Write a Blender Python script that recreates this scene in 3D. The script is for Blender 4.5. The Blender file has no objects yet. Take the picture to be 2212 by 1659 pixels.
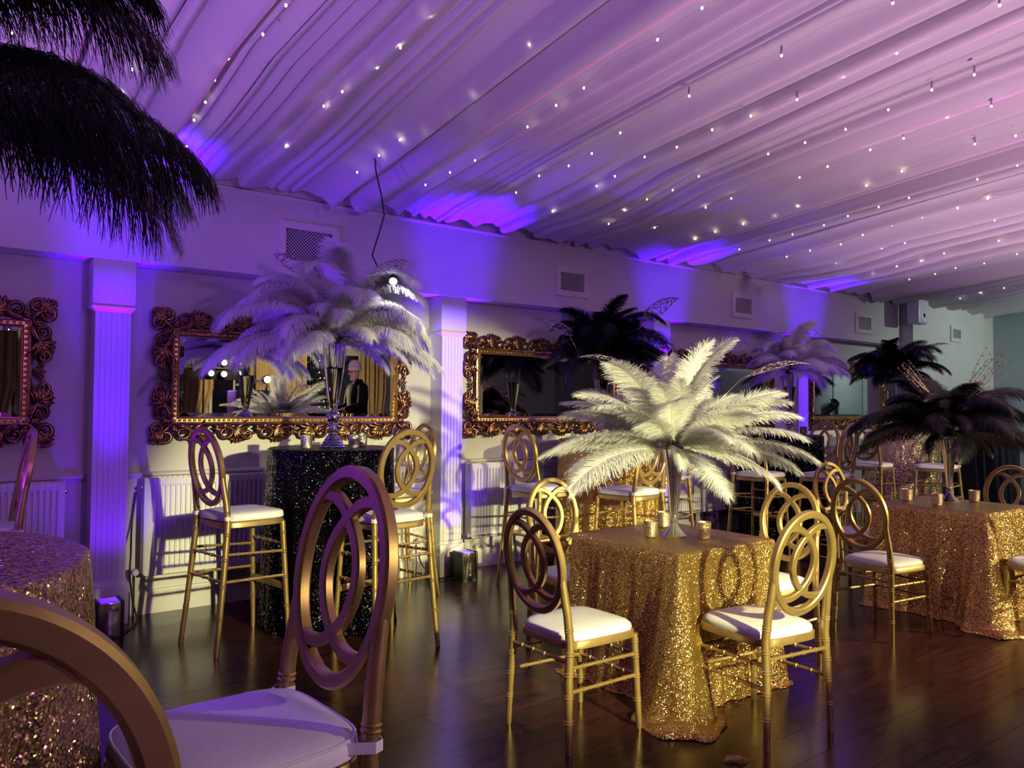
import bpy, bmesh, math, random
from mathutils import Vector, Matrix
R = math.radians
PI = math.pi
sc = bpy.context.scene
col = sc.collection
rng = random.Random(7)

# ------------------------------------------------------------------ camera
CAMH = 1.45
def cam_axes(yaw, pitch, roll):
    f = Vector((math.cos(yaw)*math.cos(pitch), math.sin(yaw)*math.cos(pitch), math.sin(pitch)))
    r = Vector((math.sin(yaw), -math.cos(yaw), 0))
    u = r.cross(f)
    return f, math.cos(roll)*r + math.sin(roll)*u, -math.sin(roll)*r + math.cos(roll)*u
f_, r_, u_ = cam_axes(0.925107, 0.030499, 0.007793)
cd = bpy.data.cameras.new('camera'); cam = bpy.data.objects.new('camera', cd); col.objects.link(cam)
cd.sensor_width = 36.0; cd.sensor_fit = 'HORIZONTAL'; cd.lens = 1670.1*36/2212
cd.clip_start = 0.02; cd.clip_end = 100
M = Matrix((r_, u_, -f_)).transposed().to_4x4(); M.translation = (0, 0, CAMH)
cam.matrix_world = M
sc.camera = cam

# ------------------------------------------------------------------ world and exposure
w = bpy.data.worlds.new('world'); sc.world = w; w.use_nodes = True
w.node_tree.nodes['Background'].inputs[0].default_value = (0.02, 0.02, 0.05, 1)
w.node_tree.nodes['Background'].inputs[1].default_value = 0.3
vs = sc.view_settings
vs.view_transform = 'Standard'; vs.look = 'None'; vs.gamma = 1; vs.exposure = 0.0; vs.use_curve_mapping = False
cy = sc.cycles
cy.use_denoising = True; cy.use_adaptive_sampling = True; cy.adaptive_threshold = 0.05; cy.adaptive_min_samples = 24
cy.max_bounces = 7; cy.diffuse_bounces = 3; cy.glossy_bounces = 4; cy.transmission_bounces = 6; cy.transparent_max_bounces = 8
cy.sample_clamp_indirect = 3.0; cy.sample_clamp_direct = 0.0
cy.caustics_reflective = False; cy.caustics_refractive = False
try: cy.use_light_tree = True
except Exception: pass

# ------------------------------------------------------------------ lights
def lamp(name, kind, loc, target, power, color, **kw):
    ld = bpy.data.lights.new(name, kind); ld.energy = power; ld.color = color
    for k, v in kw.items(): setattr(ld, k, v)
    o = bpy.data.objects.new(name, ld); col.objects.link(o); o.location = loc
    if target is not None:
        o.rotation_euler = (Vector(target)-Vector(loc)).to_track_quat('-Z', 'Y').to_euler()
    return o
# the warm stage spot behind the camera: throws the hard chair shadows on wall and tablecloths
o = lamp('stage_spot', 'SPOT', (2.05, -1.6, 1.95), (3.37, 5.5, 0.45), 2150, (1.0, 0.95, 0.44), spot_size=R(30), spot_blend=0.32, shadow_soft_size=0.05); o.scale = (1.24, 1, 1)
o = lamp('stand_spot', 'SPOT', (4.85, -2.0, 1.92), (5.7, 4.2, 0.35), 800, (1.0, 0.90, 0.46), spot_size=R(30), spot_blend=0.7, shadow_soft_size=0.05); o.scale = (1.9, 1, 1)
o = lamp('side_spot', 'SPOT', (7.6, -1.2, 2.0), (5.6, 2.9, 0.35), 1500, (1.0, 0.86, 0.45), spot_size=R(36), spot_blend=0.6, shadow_soft_size=0.05); o.scale = (1.5, 1, 1)  # added off-frame lamp, lights the second square table from the right
lamp('near_fill', 'SPOT', (3.6, -1.3, 2.0), (0.6, 1.5, 1.0), 170, (1.0, 0.84, 0.48), spot_size=R(42), spot_blend=0.7, shadow_soft_size=0.05)  # added lamp to warm the foreground stools and left highboy
PX = [-1.70, 0.963, 3.625, 6.28, 8.965]
BLUE = (0.075, 0.0, 1.0)
UPY = [5.42, 5.40, 5.50, 5.48, 5.48]
for i, x in enumerate(PX):
    lamp('uplight_beam', 'SPOT', (x, UPY[i]-0.07, 0.27), (x, UPY[i]-0.05, 2.9), 1750, BLUE, spot_size=R(26), spot_blend=0.75, shadow_soft_size=0.045)
    lamp('uplight_shaft', 'SPOT', (x, UPY[i]-0.06, 0.26), (x, 5.66, 2.0), 460, BLUE, spot_size=R(25), spot_blend=1.0, shadow_soft_size=0.045)
    lamp('uplight_spill', 'SPOT', (x, UPY[i]-0.06, 0.25), (x, 5.60, 2.0), 24, (0.12, 0.0, 1.0), spot_size=R(110), spot_blend=0.8, shadow_soft_size=0.045)
VIOLET = (0.14, 0.012, 1.0)
lamp('violet_fill', 'SPOT', (-1.6, 4.2, 0.6), (2.0, 4.9, 2.05), 560, VIOLET, spot_size=R(34), spot_blend=0.8, shadow_soft_size=0.06)  # added lamp tinting the tall white plumes violet from the left
lamp('violet_fill', 'SPOT', (-1.7, 4.3, 2.35), (-0.1, 1.70, 1.25), 260, VIOLET, spot_size=R(30), spot_blend=0.7, shadow_soft_size=0.06)  # added unseen lamp, tints the left foreground highboy top violet
lamp('far_fill', 'SPOT', (8.9, -0.4, 2.2), (9.9, 4.9, 0.8), 700, (1.0, 0.90, 0.55), spot_size=R(22), spot_blend=0.7, shadow_soft_size=0.05)  # added off-frame lamp to brighten the pale gold highboy
lamp('violet_fill', 'SPOT', (8.6, 4.55, 0.5), (7.78, 5.1, 2.1), 60, VIOLET, spot_size=R(50), spot_blend=0.8, shadow_soft_size=0.06)  # added lamp tinting the far white plumes violet
# added fill lamps without fixtures: dim violet room fill, then the drape
lamp('room_fill', 'SPOT', (2.6, -4.6, 2.75), (4.0, 3.5, 0.6), 400, (0.60, 0.20, 1.0), spot_size=R(110), spot_blend=1.0, shadow_soft_size=0.12)
for x, y, pw, c in ((-1.0, 2.6, 380, (0.52, 0.22, 1.0)), (4.4, 0.9, 320, (1.0, 0.60, 0.88)), (8.2, 2.2, 330, (1.0, 0.63, 0.90)), (12.2, 1.6, 200, (0.75, 0.74, 1.0))):
    lamp('drape_fill', 'SPOT', (x, y, 0.5), (x+(0.8 if x < 0 else 0), y+0.3, 3.4), pw, c, spot_size=R(115), spot_blend=0.9, shadow_soft_size=0.10)  # added unseen floor spots that brighten the drape
lamp('curtain_fill', 'SPOT', (5.2, -2.0, 3.0), (5.6, -5.0, 1.2), 420, (1.0, 0.80, 0.42), spot_size=R(120), spot_blend=0.8, shadow_soft_size=0.08)  # added lamp to brighten the gold curtains
lamp('pink_fill', 'SPOT', (9.6, 0.7, 2.75), (4.6, 1.8, 3.5), 1500, (1.0, 0.04, 0.75), spot_size=R(34), spot_blend=0.8, shadow_soft_size=0.15)  # added grazing lamp to streak the drape folds magenta
lamp('end_wall_fill', 'SPOT', (12.9, 1.9, 3.0), (12.9, 5.2, 1.5), 210, (0.80, 1.0, 0.95), spot_size=R(100), spot_blend=0.9, shadow_soft_size=0.08)  # added cool lamp to brighten the far end wall, no fixture

# ------------------------------------------------------------------ materials
def newmat(name):
    m = bpy.data.materials.new(name); m.use_nodes = True
    nt = m.node_tree; b = nt.nodes['Principled BSDF']
    return m, nt, b
def mat(name, colr, rough=0.5, metal=0.0, spec=0.5, noise=None, bump=None, **kw):
    m, nt, b = newmat(name)
    b.inputs['Base Color'].default_value = (*colr, 1); b.inputs['Roughness'].default_value = rough
    b.inputs['Metallic'].default_value = metal; b.inputs['Specular IOR Level'].default_value = spec
    for k, v in kw.items(): b.inputs[k].default_value = v
    tc = nt.nodes.new('ShaderNodeTexCoord')
    if noise:
        scale, c2, lo, hi = noise
        n = nt.nodes.new('ShaderNodeTexNoise'); n.inputs['Scale'].default_value = scale; n.inputs['Detail'].default_value = 5
        rp = nt.nodes.new('ShaderNodeMapRange'); rp.inputs['From Min'].default_value = lo; rp.inputs['From Max'].default_value = hi
        mx = nt.nodes.new('ShaderNodeMix'); mx.data_type = 'RGBA'
        mx.inputs['A'].default_value = (*colr, 1); mx.inputs['B'].default_value = (*c2, 1)
        nt.links.new(tc.outputs['Object'], n.inputs['Vector']); nt.links.new(n.outputs['Fac'], rp.inputs['Value'])
        nt.links.new(rp.outputs['Result'], mx.inputs['Factor']); nt.links.new(mx.outputs['Result'], b.inputs['Base Color'])
    if bump:
        scale, strength = bump
        n = nt.nodes.new('ShaderNodeTexNoise'); n.inputs['Scale'].default_value = scale; n.inputs['Detail'].default_value = 4
        bp = nt.nodes.new('ShaderNodeBump'); bp.inputs['Strength'].default_value = strength; bp.inputs['Distance'].default_value = 0.01
        nt.links.new(tc.outputs['Object'], n.inputs['Vector']); nt.links.new(n.outputs['Fac'], bp.inputs['Height'])
        nt.links.new(bp.outputs['Normal'], b.inputs['Normal'])
    return m
def emis(name, c, strength, base=(0.8, 0.8, 0.8)):
    m, nt, b = newmat(name)
    b.inputs['Base Color'].default_value = (*base, 1)
    b.inputs['Emission Color'].default_value = (*c, 1); b.inputs['Emission Strength'].default_value = strength
    return m
def sequin(name, c1, c2, scale, tilt, metal=0.9, rough=0.22, glint=None):
    m, nt, b = newmat(name); L = nt.links.new; N = nt.nodes.new
    tc = N('ShaderNodeTexCoord'); v = N('ShaderNodeTexVoronoi'); v.inputs['Scale'].default_value = scale
    L(tc.outputs['Object'], v.inputs['Vector'])
    s = N('ShaderNodeVectorMath'); s.operation = 'SUBTRACT'; s.inputs[1].default_value = (0.5, 0.5, 0.5); L(v.outputs['Color'], s.inputs[0])
    sc_ = N('ShaderNodeVectorMath'); sc_.operation = 'SCALE'; sc_.inputs['Scale'].default_value = tilt; L(s.outputs[0], sc_.inputs[0])
    g = N('ShaderNodeNewGeometry'); a = N('ShaderNodeVectorMath'); a.operation = 'ADD'; L(g.outputs['Normal'], a.inputs[0]); L(sc_.outputs[0], a.inputs[1])
    n = N('ShaderNodeVectorMath'); n.operation = 'NORMALIZE'; L(a.outputs[0], n.inputs[0]); L(n.outputs[0], b.inputs['Normal'])
    sp = N('ShaderNodeSeparateColor'); L(v.outputs['Color'], sp.inputs[0])
    mx = N('ShaderNodeMix'); mx.data_type = 'RGBA'; mx.inputs['A'].default_value = (*c1, 1); mx.inputs['B'].default_value = (*c2, 1)
    L(sp.outputs[0], mx.inputs['Factor']); L(mx.outputs['Result'], b.inputs['Base Color'])
    if glint:
        th = N('ShaderNodeMath'); th.operation = 'GREATER_THAN'; th.inputs[1].default_value = 0.965; L(sp.outputs[1], th.inputs[0])  # few random cells coloured pale to stand in for sparkle glints
        m2 = N('ShaderNodeMix'); m2.data_type = 'RGBA'; m2.inputs['B'].default_value = (*glint, 1); L(th.outputs[0], m2.inputs['Factor']); L(mx.outputs['Result'], m2.inputs['A']); L(m2.outputs['Result'], b.inputs['Base Color'])
    b.inputs['Metallic'].default_value = metal; b.inputs['Roughness'].default_value = rough
    return m
def translucent(name, c, amount, rough=0.8, ns=None):
    m, nt, b = newmat(name); L = nt.links.new; N = nt.nodes.new
    b.inputs['Base Color'].default_value = (*c, 1); b.inputs['Roughness'].default_value = rough; b.inputs['Specular IOR Level'].default_value = 0.25
    t = N('ShaderNodeBsdfTranslucent'); t.inputs['Color'].default_value = (*c, 1)
    x = N('ShaderNodeMixShader'); x.inputs[0].default_value = amount
    L(b.outputs[0], x.inputs[1]); L(t.outputs[0], x.inputs[2]); L(x.outputs[0], nt.nodes['Material Output'].inputs['Surface'])
    return m
def glassmat(name, c=(1, 1, 1), ior=1.45, rough=0.0):
    m, nt, b = newmat(name)
    b.inputs['Base Color'].default_value = (*c, 1); b.inputs['Transmission Weight'].default_value = 1.0
    b.inputs['Roughness'].default_value = rough; b.inputs['IOR'].default_value = ior
    return m
def woodfloor():
    m, nt, b = newmat('dark_wood'); L = nt.links.new; N = nt.nodes.new
    tc = N('ShaderNodeTexCoord'); oi = N('ShaderNodeObjectInfo')
    mp = N('ShaderNodeMapping'); mp.inputs['Scale'].default_value = (1.3, 16, 1)
    cmb = N('ShaderNodeVectorMath'); cmb.operation = 'ADD'
    cx = N('ShaderNodeCombineXYZ'); L(oi.outputs['Random'], cx.inputs[0]); L(oi.outputs['Random'], cx.inputs[2])
    sc1 = N('ShaderNodeVectorMath'); sc1.operation = 'SCALE'; sc1.inputs['Scale'].default_value = 37.0; L(cx.outputs[0], sc1.inputs[0])
    L(tc.outputs['Object'], cmb.inputs[0]); L(sc1.outputs[0], cmb.inputs[1]); L(cmb.outputs[0], mp.inputs['Vector'])
    n = N('ShaderNodeTexNoise'); n.inputs['Scale'].default_value = 3.0; n.inputs['Detail'].default_value = 8; n.inputs['Distortion'].default_value = 0.6
    L(mp.outputs[0], n.inputs['Vector'])
    cr = N('ShaderNodeValToRGB'); cr.color_ramp.elements[0].position = 0.32; cr.color_ramp.elements[0].color = (0.010, 0.0035, 0.002, 1)
    cr.color_ramp.elements[1].position = 0.72; cr.color_ramp.elements[1].color = (0.062, 0.017, 0.012, 1)
    L(n.outputs['Fac'], cr.inputs[0])
    hs = N('ShaderNodeHueSaturation'); mr = N('ShaderNodeMapRange'); mr.inputs['To Min'].default_value = 0.65; mr.inputs['To Max'].default_value = 1.3
    L(oi.outputs['Random'], mr.inputs['Value']); L(mr.outputs[0], hs.inputs['Value']); L(cr.outputs[0], hs.inputs['Color']); L(hs.outputs[0], b.inputs['Base Color'])
    rr = N('ShaderNodeMapRange'); rr.inputs['To Min'].default_value = 0.15; rr.inputs['To Max'].default_value = 0.29; L(n.outputs['Fac'], rr.inputs['Value']); L(rr.outputs[0], b.inputs['Roughness'])
    bp = N('ShaderNodeBump'); bp.inputs['Strength'].default_value = 0.06; bp.inputs['Distance'].default_value = 0.004; L(n.outputs['Fac'], bp.inputs['Height']); L(bp.outputs[0], b.inputs['Normal'])
    b.inputs['Specular IOR Level'].default_value = 0.55
    return m
GOLD = mat('gold_paint', (0.52, 0.36, 0.13), 0.36, 0.72, noise=(14, (0.42, 0.28, 0.10), 0.35, 0.7))
VINYL = mat('white_vinyl', (0.80, 0.78, 0.75), 0.35, bump=(30, 0.05))
PAD = mat('white_pad_fabric', (0.82, 0.81, 0.80), 0.8, bump=(60, 0.12))
PAINT = mat('cream_wall_paint', (0.66, 0.64, 0.58), 0.6, noise=(2.5, (0.60, 0.585, 0.53), 0.3, 0.75), bump=(90, 0.05))
TRIMP = mat('trim_paint', (0.68, 0.66, 0.60), 0.45, bump=(40, 0.04))
TEAL = mat('end_wall_paint', (0.36, 0.42, 0.42), 0.6, noise=(2, (0.32, 0.38, 0.385), 0.3, 0.75))
CEILP = mat('ceiling_paint', (0.35, 0.34, 0.33), 0.8, noise=(2, (0.3, 0.3, 0.3), 0.3, 0.7))
FLOORM = woodfloor()
RADW = mat('radiator_enamel', (0.74, 0.73, 0.68), 0.35, bump=(20, 0.02))
DARK = mat('duct_shade', (0.008, 0.008, 0.009), 0.7)
BLACKP = mat('black_plastic', (0.012, 0.012, 0.013), 0.35, bump=(120, 0.1))
CHROME = mat('chrome', (0.82, 0.81, 0.80), 0.10, 1.0, bump=(25, 0.05))
SILVER = mat('polished_silver', (0.88, 0.84, 0.80), 0.17, 0.95)
BRONZE = mat('antique_gilt', (0.30, 0.15, 0.08), 0.27, 0.95, noise=(40, (0.16, 0.07, 0.03), 0.42, 0.75))
BRONZED = mat('dark_gilt', (0.16, 0.075, 0.03), 0.35, 0.9)
GILT = mat('bright_gilt', (0.62, 0.38, 0.15), 0.28, 0.95)
MIRROR = mat('mirror_silver', (0.90, 0.91, 0.90), 0.0, 1.0)
SEQG = sequin('gold_sequins', (0.50, 0.29, 0.06), (0.90, 0.62, 0.20), 330, 1.25)
SEQT = sequin('pale_gold_sequins', (0.60, 0.46, 0.26), (0.85, 0.70, 0.42), 200, 1.5)
SEQL = sequin('copper_gold_sequins', (0.45, 0.30, 0.14), (0.66, 0.46, 0.24), 260, 1.2)
SEQB = sequin('black_sequins', (0.004, 0.004, 0.006), (0.008, 0.008, 0.013), 150, 1.2, 0.85, 0.24, (0.75, 0.75, 0.8))
FWHITE = translucent('white_plume', (0.86, 0.86, 0.82), 0.35)
FBLACK = mat('black_plume', (0.004, 0.004, 0.006), 0.42, spec=0.55)
QUILL = mat('plume_quill', (0.62, 0.60, 0.52), 0.5)
LACE = mat('silver_glitter_lace', (0.72, 0.64, 0.58), 0.25, 0.9, noise=(160, (0.35, 0.28, 0.30), 0.4, 0.6))
TWIG = mat('gold_glitter_twig', (0.70, 0.52, 0.34), 0.3, 0.85)
GLASS = glassmat('clear_glass')
WATER = glassmat('water', (0.96, 0.98, 1), 1.33)
MERC = mat('mercury_glass', (0.85, 0.70, 0.48), 0.22, 0.85, noise=(220, (0.30, 0.20, 0.11), 0.45, 0.6), bump=(160, 0.5))
MERCS = mat('silver_mercury_glass', (0.70, 0.64, 0.58), 0.2, 0.85, noise=(220, (0.25, 0.22, 0.2), 0.45, 0.6), bump=(160, 0.5))
FLAME = emis('flame', (1.0, 0.62, 0.18), 18)
WAX = mat('wax', (0.8, 0.76, 0.66), 0.5)
BULB = emis('fairy_bulb', (1.0, 0.84, 0.55), 17)
BULBT = glassmat('fairy_bulb_cap')
WIRE = mat('clear_cable', (0.35, 0.30, 0.34), 0.5)
CORD = mat('black_cord', (0.006, 0.006, 0.007), 0.5)
DRAPE = translucent('sheer_drape', (0.78, 0.74, 0.76), 0.25)
CURTAIN = mat('gold_curtain_cloth', (0.44, 0.32, 0.15), 0.65, noise=(8, (0.36, 0.25, 0.11), 0.3, 0.7))
NIGHT = mat('night_window', (0.004, 0.005, 0.008), 0.04)
WHITEP = mat('white_plastic', (0.75, 0.74, 0.76), 0.4)
GREYP = mat('grey_steel_cabinet', (0.30, 0.32, 0.35), 0.4, 0.2)
LED = emis('led_lens', (0.65, 0.85, 1.0), 10)
LAMPG = emis('lamp_glow', (1.0, 0.78, 0.25), 12)
LAMPW = emis('bulb_glow', (0.9, 0.92, 1.0), 20)
UPGLOW = emis('uplight_lens', (0.05, 0.0, 1.0), 3)
SKIN = mat('skin', (0.42, 0.25, 0.18), 0.5)
BEANIE = mat('knit_beanie', (0.34, 0.30, 0.26), 0.9, bump=(150, 0.4))
JACKET = mat('black_jacket', (0.005, 0.005, 0.008), 0.85, spec=0.1)
TROUSER = mat('dark_trousers', (0.02, 0.02, 0.028), 0.8)
LEAFG = mat('dry_gold_leaf', (0.45, 0.24, 0.08), 0.5, noise=(60, (0.3, 0.14, 0.05), 0.4, 0.6))

# ------------------------------------------------------------------ mesh builder
class MB:
    def __init__(s): s.v = []; s.f = []; s.m = []; s.cur = 0
    def add(s, vs, fs):
        o = len(s.v); s.v += [tuple(p) for p in vs]
        for q in fs: s.f.append(tuple(i+o for i in q)); s.m.append(s.cur)
    def box(s, x0, y0, z0, x1, y1, z1):
        s.add([(x0,y0,z0),(x1,y0,z0),(x1,y1,z0),(x0,y1,z0),(x0,y0,z1),(x1,y0,z1),(x1,y1,z1),(x0,y1,z1)],
              [(0,3,2,1),(4,5,6,7),(0,1,5,4),(1,2,6,5),(2,3,7,6),(3,0,4,7)])
    def bbox(s, x0, y0, z0, x1, y1, z1, b):
        """box bevelled on its edges"""
        bm = bmesh.new(); bmesh.ops.create_cube(bm, size=1)
        for q in bm.verts: q.co = Vector(((x0+x1)/2+q.co.x*(x1-x0), (y0+y1)/2+q.co.y*(y1-y0), (z0+z1)/2+q.co.z*(z1-z0)))
        bmesh.ops.bevel(bm, geom=bm.edges[:], offset=b, segments=2, profile=0.5, affect='EDGES')
        bm.verts.ensure_lookup_table(); bm.verts.index_update()
        s.add([q.co for q in bm.verts], [[q.index for q in fc.verts] for fc in bm.faces]); bm.free()
    def rings(s, rs, closed_u=True, caps=True, loop=False):
        n = len(rs[0]); vs = [p for r in rs for p in r]; fs = []
        k = len(rs)
        for i in range(k if loop else k-1):
            j = (i+1) % k
            for a in range(n if closed_u else n-1):
                b = (a+1) % n
                fs.append((i*n+a, i*n+b, j*n+b, j*n+a))
        if caps and not loop and closed_u:
            fs.append(tuple(range(n))[::-1]); fs.append(tuple((k-1)*n+a for a in range(n)))
        s.add(vs, fs)
    def tube(s, pts, rad, n=8, loop=False, caps=True, flat=1.0, up=None):
        pts = [Vector(p) for p in pts]; k = len(pts)
        if not hasattr(rad, '__len__'): rad = [rad]*k
        rs = []; prev = None
        for i, p in enumerate(pts):
            if loop: t = pts[(i+1) % k]-pts[i-1]
            else: t = pts[min(i+1, k-1)]-pts[max(i-1, 0)]
            t.normalize()
            if up is not None: nrm = Vector(up) - t*Vector(up).dot(t)
            elif prev is None:
                a = Vector((0, 0, 1)) if abs(t.z) < 0.9 else Vector((1, 0, 0)); nrm = a - t*a.dot(t)
            else: nrm = prev - t*prev.dot(t)
            if nrm.length < 1e-6: nrm = Vector((1, 0, 0)).cross(t)
            nrm.normalize(); prev = nrm; bn = t.cross(nrm)
            rs.append([p + nrm*(math.cos(2*PI*a/n)*rad[i]*flat) + bn*(math.sin(2*PI*a/n)*rad[i]) for a in range(n)])
        s.rings(rs, True, caps, loop)
    def sweep(s, pts, nrm, sec, loop=False, scale=None):
        """sweep section sec [(a along in-plane normal, b along nrm)] on a planar path with plane normal nrm"""
        pts = [Vector(p) for p in pts]; nrm = Vector(nrm).normalized(); k = len(pts); rs = []
        for i, p in enumerate(pts):
            t = (pts[(i+1) % k]-pts[i-1]) if loop else (pts[min(i+1, k-1)]-pts[max(i-1, 0)])
            t.normalize(); q = t.cross(nrm).normalized(); sca = 1 if scale is None else scale[i]
            rs.append([p + q*(a*sca) + nrm*b for a, b in sec])
        s.rings(rs, True, True, loop)
    def lathe(s, prof, n=24, c=(0, 0, 0), lobes=0, depth=0.0):
        rs = []
        for r, z in prof:
            rs.append([(c[0]+r*(1+depth*math.cos(lobes*2*PI*a/n))*math.cos(2*PI*a/n), c[1]+r*(1+depth*math.cos(lobes*2*PI*a/n))*math.sin(2*PI*a/n), c[2]+z) for a in range(n)])
        s.rings(rs, True, True)
    def ball(s, c, r, n=8, m=6, sx=1, sy=1, sz=1):
        prof = [(max(1e-4, r*math.sin(PI*i/m)), -r*math.cos(PI*i/m)) for i in range(m+1)]
        rs = [[(c[0]+q*math.cos(2*PI*a/n)*sx, c[1]+q*math.sin(2*PI*a/n)*sy, c[2]+z*sz) for a in range(n)] for q, z in prof]
        s.rings(rs, True, True)
    def mesh(s, name, mats, smooth=True, angle=40):
        me = bpy.data.meshes.new(name); me.from_pydata(s.v, [], s.f); me.update()
        if not isinstance(mats, (list, tuple)): mats = [mats]
        for q in mats: me.materials.append(q)
        if len(mats) > 1:
            for p, i in zip(me.polygons, s.m): p.material_index = i
        if smooth:
            me.polygons.foreach_set('use_smooth', [True]*len(me.polygons))
            if angle is not None: me.set_sharp_from_angle(angle=R(angle))
        return me
    def obj(s, name, mats, parent=None, smooth=True, angle=40, **props):
        return link(name, s.mesh(name, mats, smooth, angle), parent, **props)
def link(name, data, parent=None, **props):
    o = bpy.data.objects.new(name, data); col.objects.link(o)
    if parent is not None: o.parent = parent
    for k, v in props.items(): o[k] = v
    return o
def thing(name, label, cat, loc=(0, 0, 0), rz=0, group=None):
    o = bpy.data.objects.new(name, None); col.objects.link(o); o.empty_display_size = 0.1
    o.location = loc; o.rotation_euler = (0, 0, R(rz)); o['label'] = label; o['category'] = cat
    if group: o['group'] = group
    return o
def tag(o, label, cat, group=None):
    o['label'] = label; o['category'] = cat
    if group: o['group'] = group
    return o
def dup(root, loc, rz, label, group=None, scale=None):
    r = root.copy(); col.objects.link(r); r.location = loc; r.rotation_euler = (0, 0, R(rz)); r['label'] = label
    if group: r['group'] = group
    if scale: r.scale = (scale,)*3
    for ch in list(root.children):
        c = ch.copy(); col.objects.link(c); c.parent = r
        for g in ch.children:
            d = g.copy(); col.objects.link(d); d.parent = c
    return r
def struct(mb, name, m, parent=None, smooth=False, angle=40):
    return mb.obj(name, m, parent, smooth, angle, kind='structure')

# ------------------------------------------------------------------ the room shell
WY, BY = 5.86, 5.64          # recessed wall plane, front plane of beam
X0, X1, Y0 = -3.2, 14.2, -5.2
BUMP = 11.44                 # where the plain end section of the wall begins
b = MB(); b.box(X0, Y0, -0.16, X1, WY+0.2, -0.012)
floor = struct(b, 'floor', FLOORM)
PW, PL = 0.19, 1.42
plank_mesh = {}
def plank_me(l):
    k = round(l, 3)
    if k not in plank_mesh:
        q = MB(); q.box(0.0008, 0.0008, -0.012, l-0.0008, PW-0.0008, 0); plank_mesh[k] = q.mesh('plank', FLOORM, False)
    return plank_mesh[k]
rest = MB()
for i in range(int((WY-Y0)/PW)+1):
    y = WY-0.02-(i+1)*PW
    x = X0 - (i*0.53 % 1)*PL
    while x < X1:
        a, e = max(x, X0), min(x+PL, X1)
        if e-a > 0.05:
            if y > 1.0 and e > 0.2 and a < 14.7:
                o = link('plank', plank_me(e-a), floor); o.location = (a, y, 0)
            elif y > Y0:
                rest.box(a+0.0008, y+0.0008, -0.012, e-0.0008, y+PW-0.0008, 0)
        x += PL
rest.obj('plank_run', FLOORM, floor, False, kind='stuff')
b = MB(); b.box(X0, Y0-0.2, 3.62, X1, WY+0.2, 3.75); struct(b, 'ceiling', CEILP)
b = MB(); b.box(X0, WY, -0.02, BUMP+0.02, WY+0.15, 2.45); b.box(BUMP, 5.47, -0.02, X1+0.1, WY+0.15, 3.7)
b.box(X0, BY, 2.41, BUMP, WY+0.15, 3.7)
struct(b, 'wall_back', PAINT)
b = MB(); b.box(X0-0.15, Y0-0.15, -0.02, X0, WY+0.15, 3.7); struct(b, 'wall_left', PAINT)
b = MB(); b.box(X1, Y0-0.15, -0.02, X1+0.15, WY+0.15, 3.7); struct(b, 'wall_right', TEAL)
b = MB(); b.box(X0, Y0-0.15, -0.02, X1, Y0, 3.7); struct(b, 'wall_front', PAINT)
# baseboards and chair rail between the pilasters
bays = [(X0, 0.835), (1.09, 3.50), (3.75, 6.15), (6.41, 8.84), (9.09, BUMP)]
b = MB()
for a, e in bays:
    b.box(a, WY-0.025, 0, e, WY, 0.135); b.box(a, WY-0.032, 0.135, e, WY, 0.148); b.box(a, WY-0.02, 0.148, e, WY, 0.165)
struct(b, 'baseboard_back', TRIMP)
b = MB()
for a, e in bays:
    prof = [(0, 0.935), (-0.012, 0.94), (-0.018, 0.95), (-0.034, 0.958), (-0.036, 0.972), (-0.020, 0.98), (0, 0.985)]
    b.rings([[(xx, WY+p[0], p[1]) for p in prof] for xx in (a, e)])
    b.box(a, WY-0.004, 0.60, e, WY, 0.604)
struct(b, 'trim_1', TRIMP)
b = MB()
prof = [(0, 3.00), (-0.012, 3.005), (-0.014, 3.02), (0, 3.03)]
b.rings([[(xx, BY+p[0], p[1]) for p in prof] for xx in (X0, BUMP)]); struct(b, 'trim_2', TRIMP)
b = MB(); b.box(X1-0.02, -4, 0, X1, 5.45, 0.16); struct(b, 'baseboard_right', TEAL)
# pilasters: plinth, fluted shaft, ledge, capital block
def pilaster(n, xc):
    root = bpy.data.objects.new('trim_%d' % n, None); col.objects.link(root); root.location = (xc, 0, 0); root['kind'] = 'structure'
    b = MB(); b.bbox(-0.125, 5.645, 0, 0.125, WY, 0.275, 0.006); b.obj('plinth', TRIMP, root, kind='structure')
    # fluted shaft: outline with grooves, extruded
    hw, fy = 0.107, 5.675
    out = [(-hw, WY), (-hw, fy)]
    ng = 6; pitch = 2*hw/(ng+0.6)
    for g in range(ng):
        cx = -hw + pitch*(0.8+g)
        out += [(cx-0.0085, fy), (cx-0.006, fy+0.007), (cx+0.006, fy+0.007), (cx+0.0085, fy)]
    out += [(hw, fy), (hw, WY)]
    b = MB(); b.rings([[(x, y, z) for x, y in out] for z in (0.29, 2.06)]); b.obj('shaft', TRIMP, root, False, kind='structure')
    b = MB(); b.box(-0.114, 5.668, 0.262, 0.114, WY, 0.30); b.obj('base_moulding', TRIMP, root, False, kind='structure')
    b = MB(); e = 0.022
    b.rings([[(-hw-q, WY, z), (-hw-q, fy-q, z), (hw+q, fy-q, z), (hw+q, WY, z)] for q, z in ((0, 2.06), (e+0.004, 2.095), (e, 2.105), (e-0.006, 2.112))])
    b.obj('ledge', TRIMP, root, False, kind='structure')
    b = MB(); b.bbox(-0.129, 5.652, 2.108, 0.129, WY, 2.412, 0.004); b.obj('capital', TRIMP, root, kind='structure')
for i, x in enumerate(PX): pilaster(3+i, x)
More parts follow.
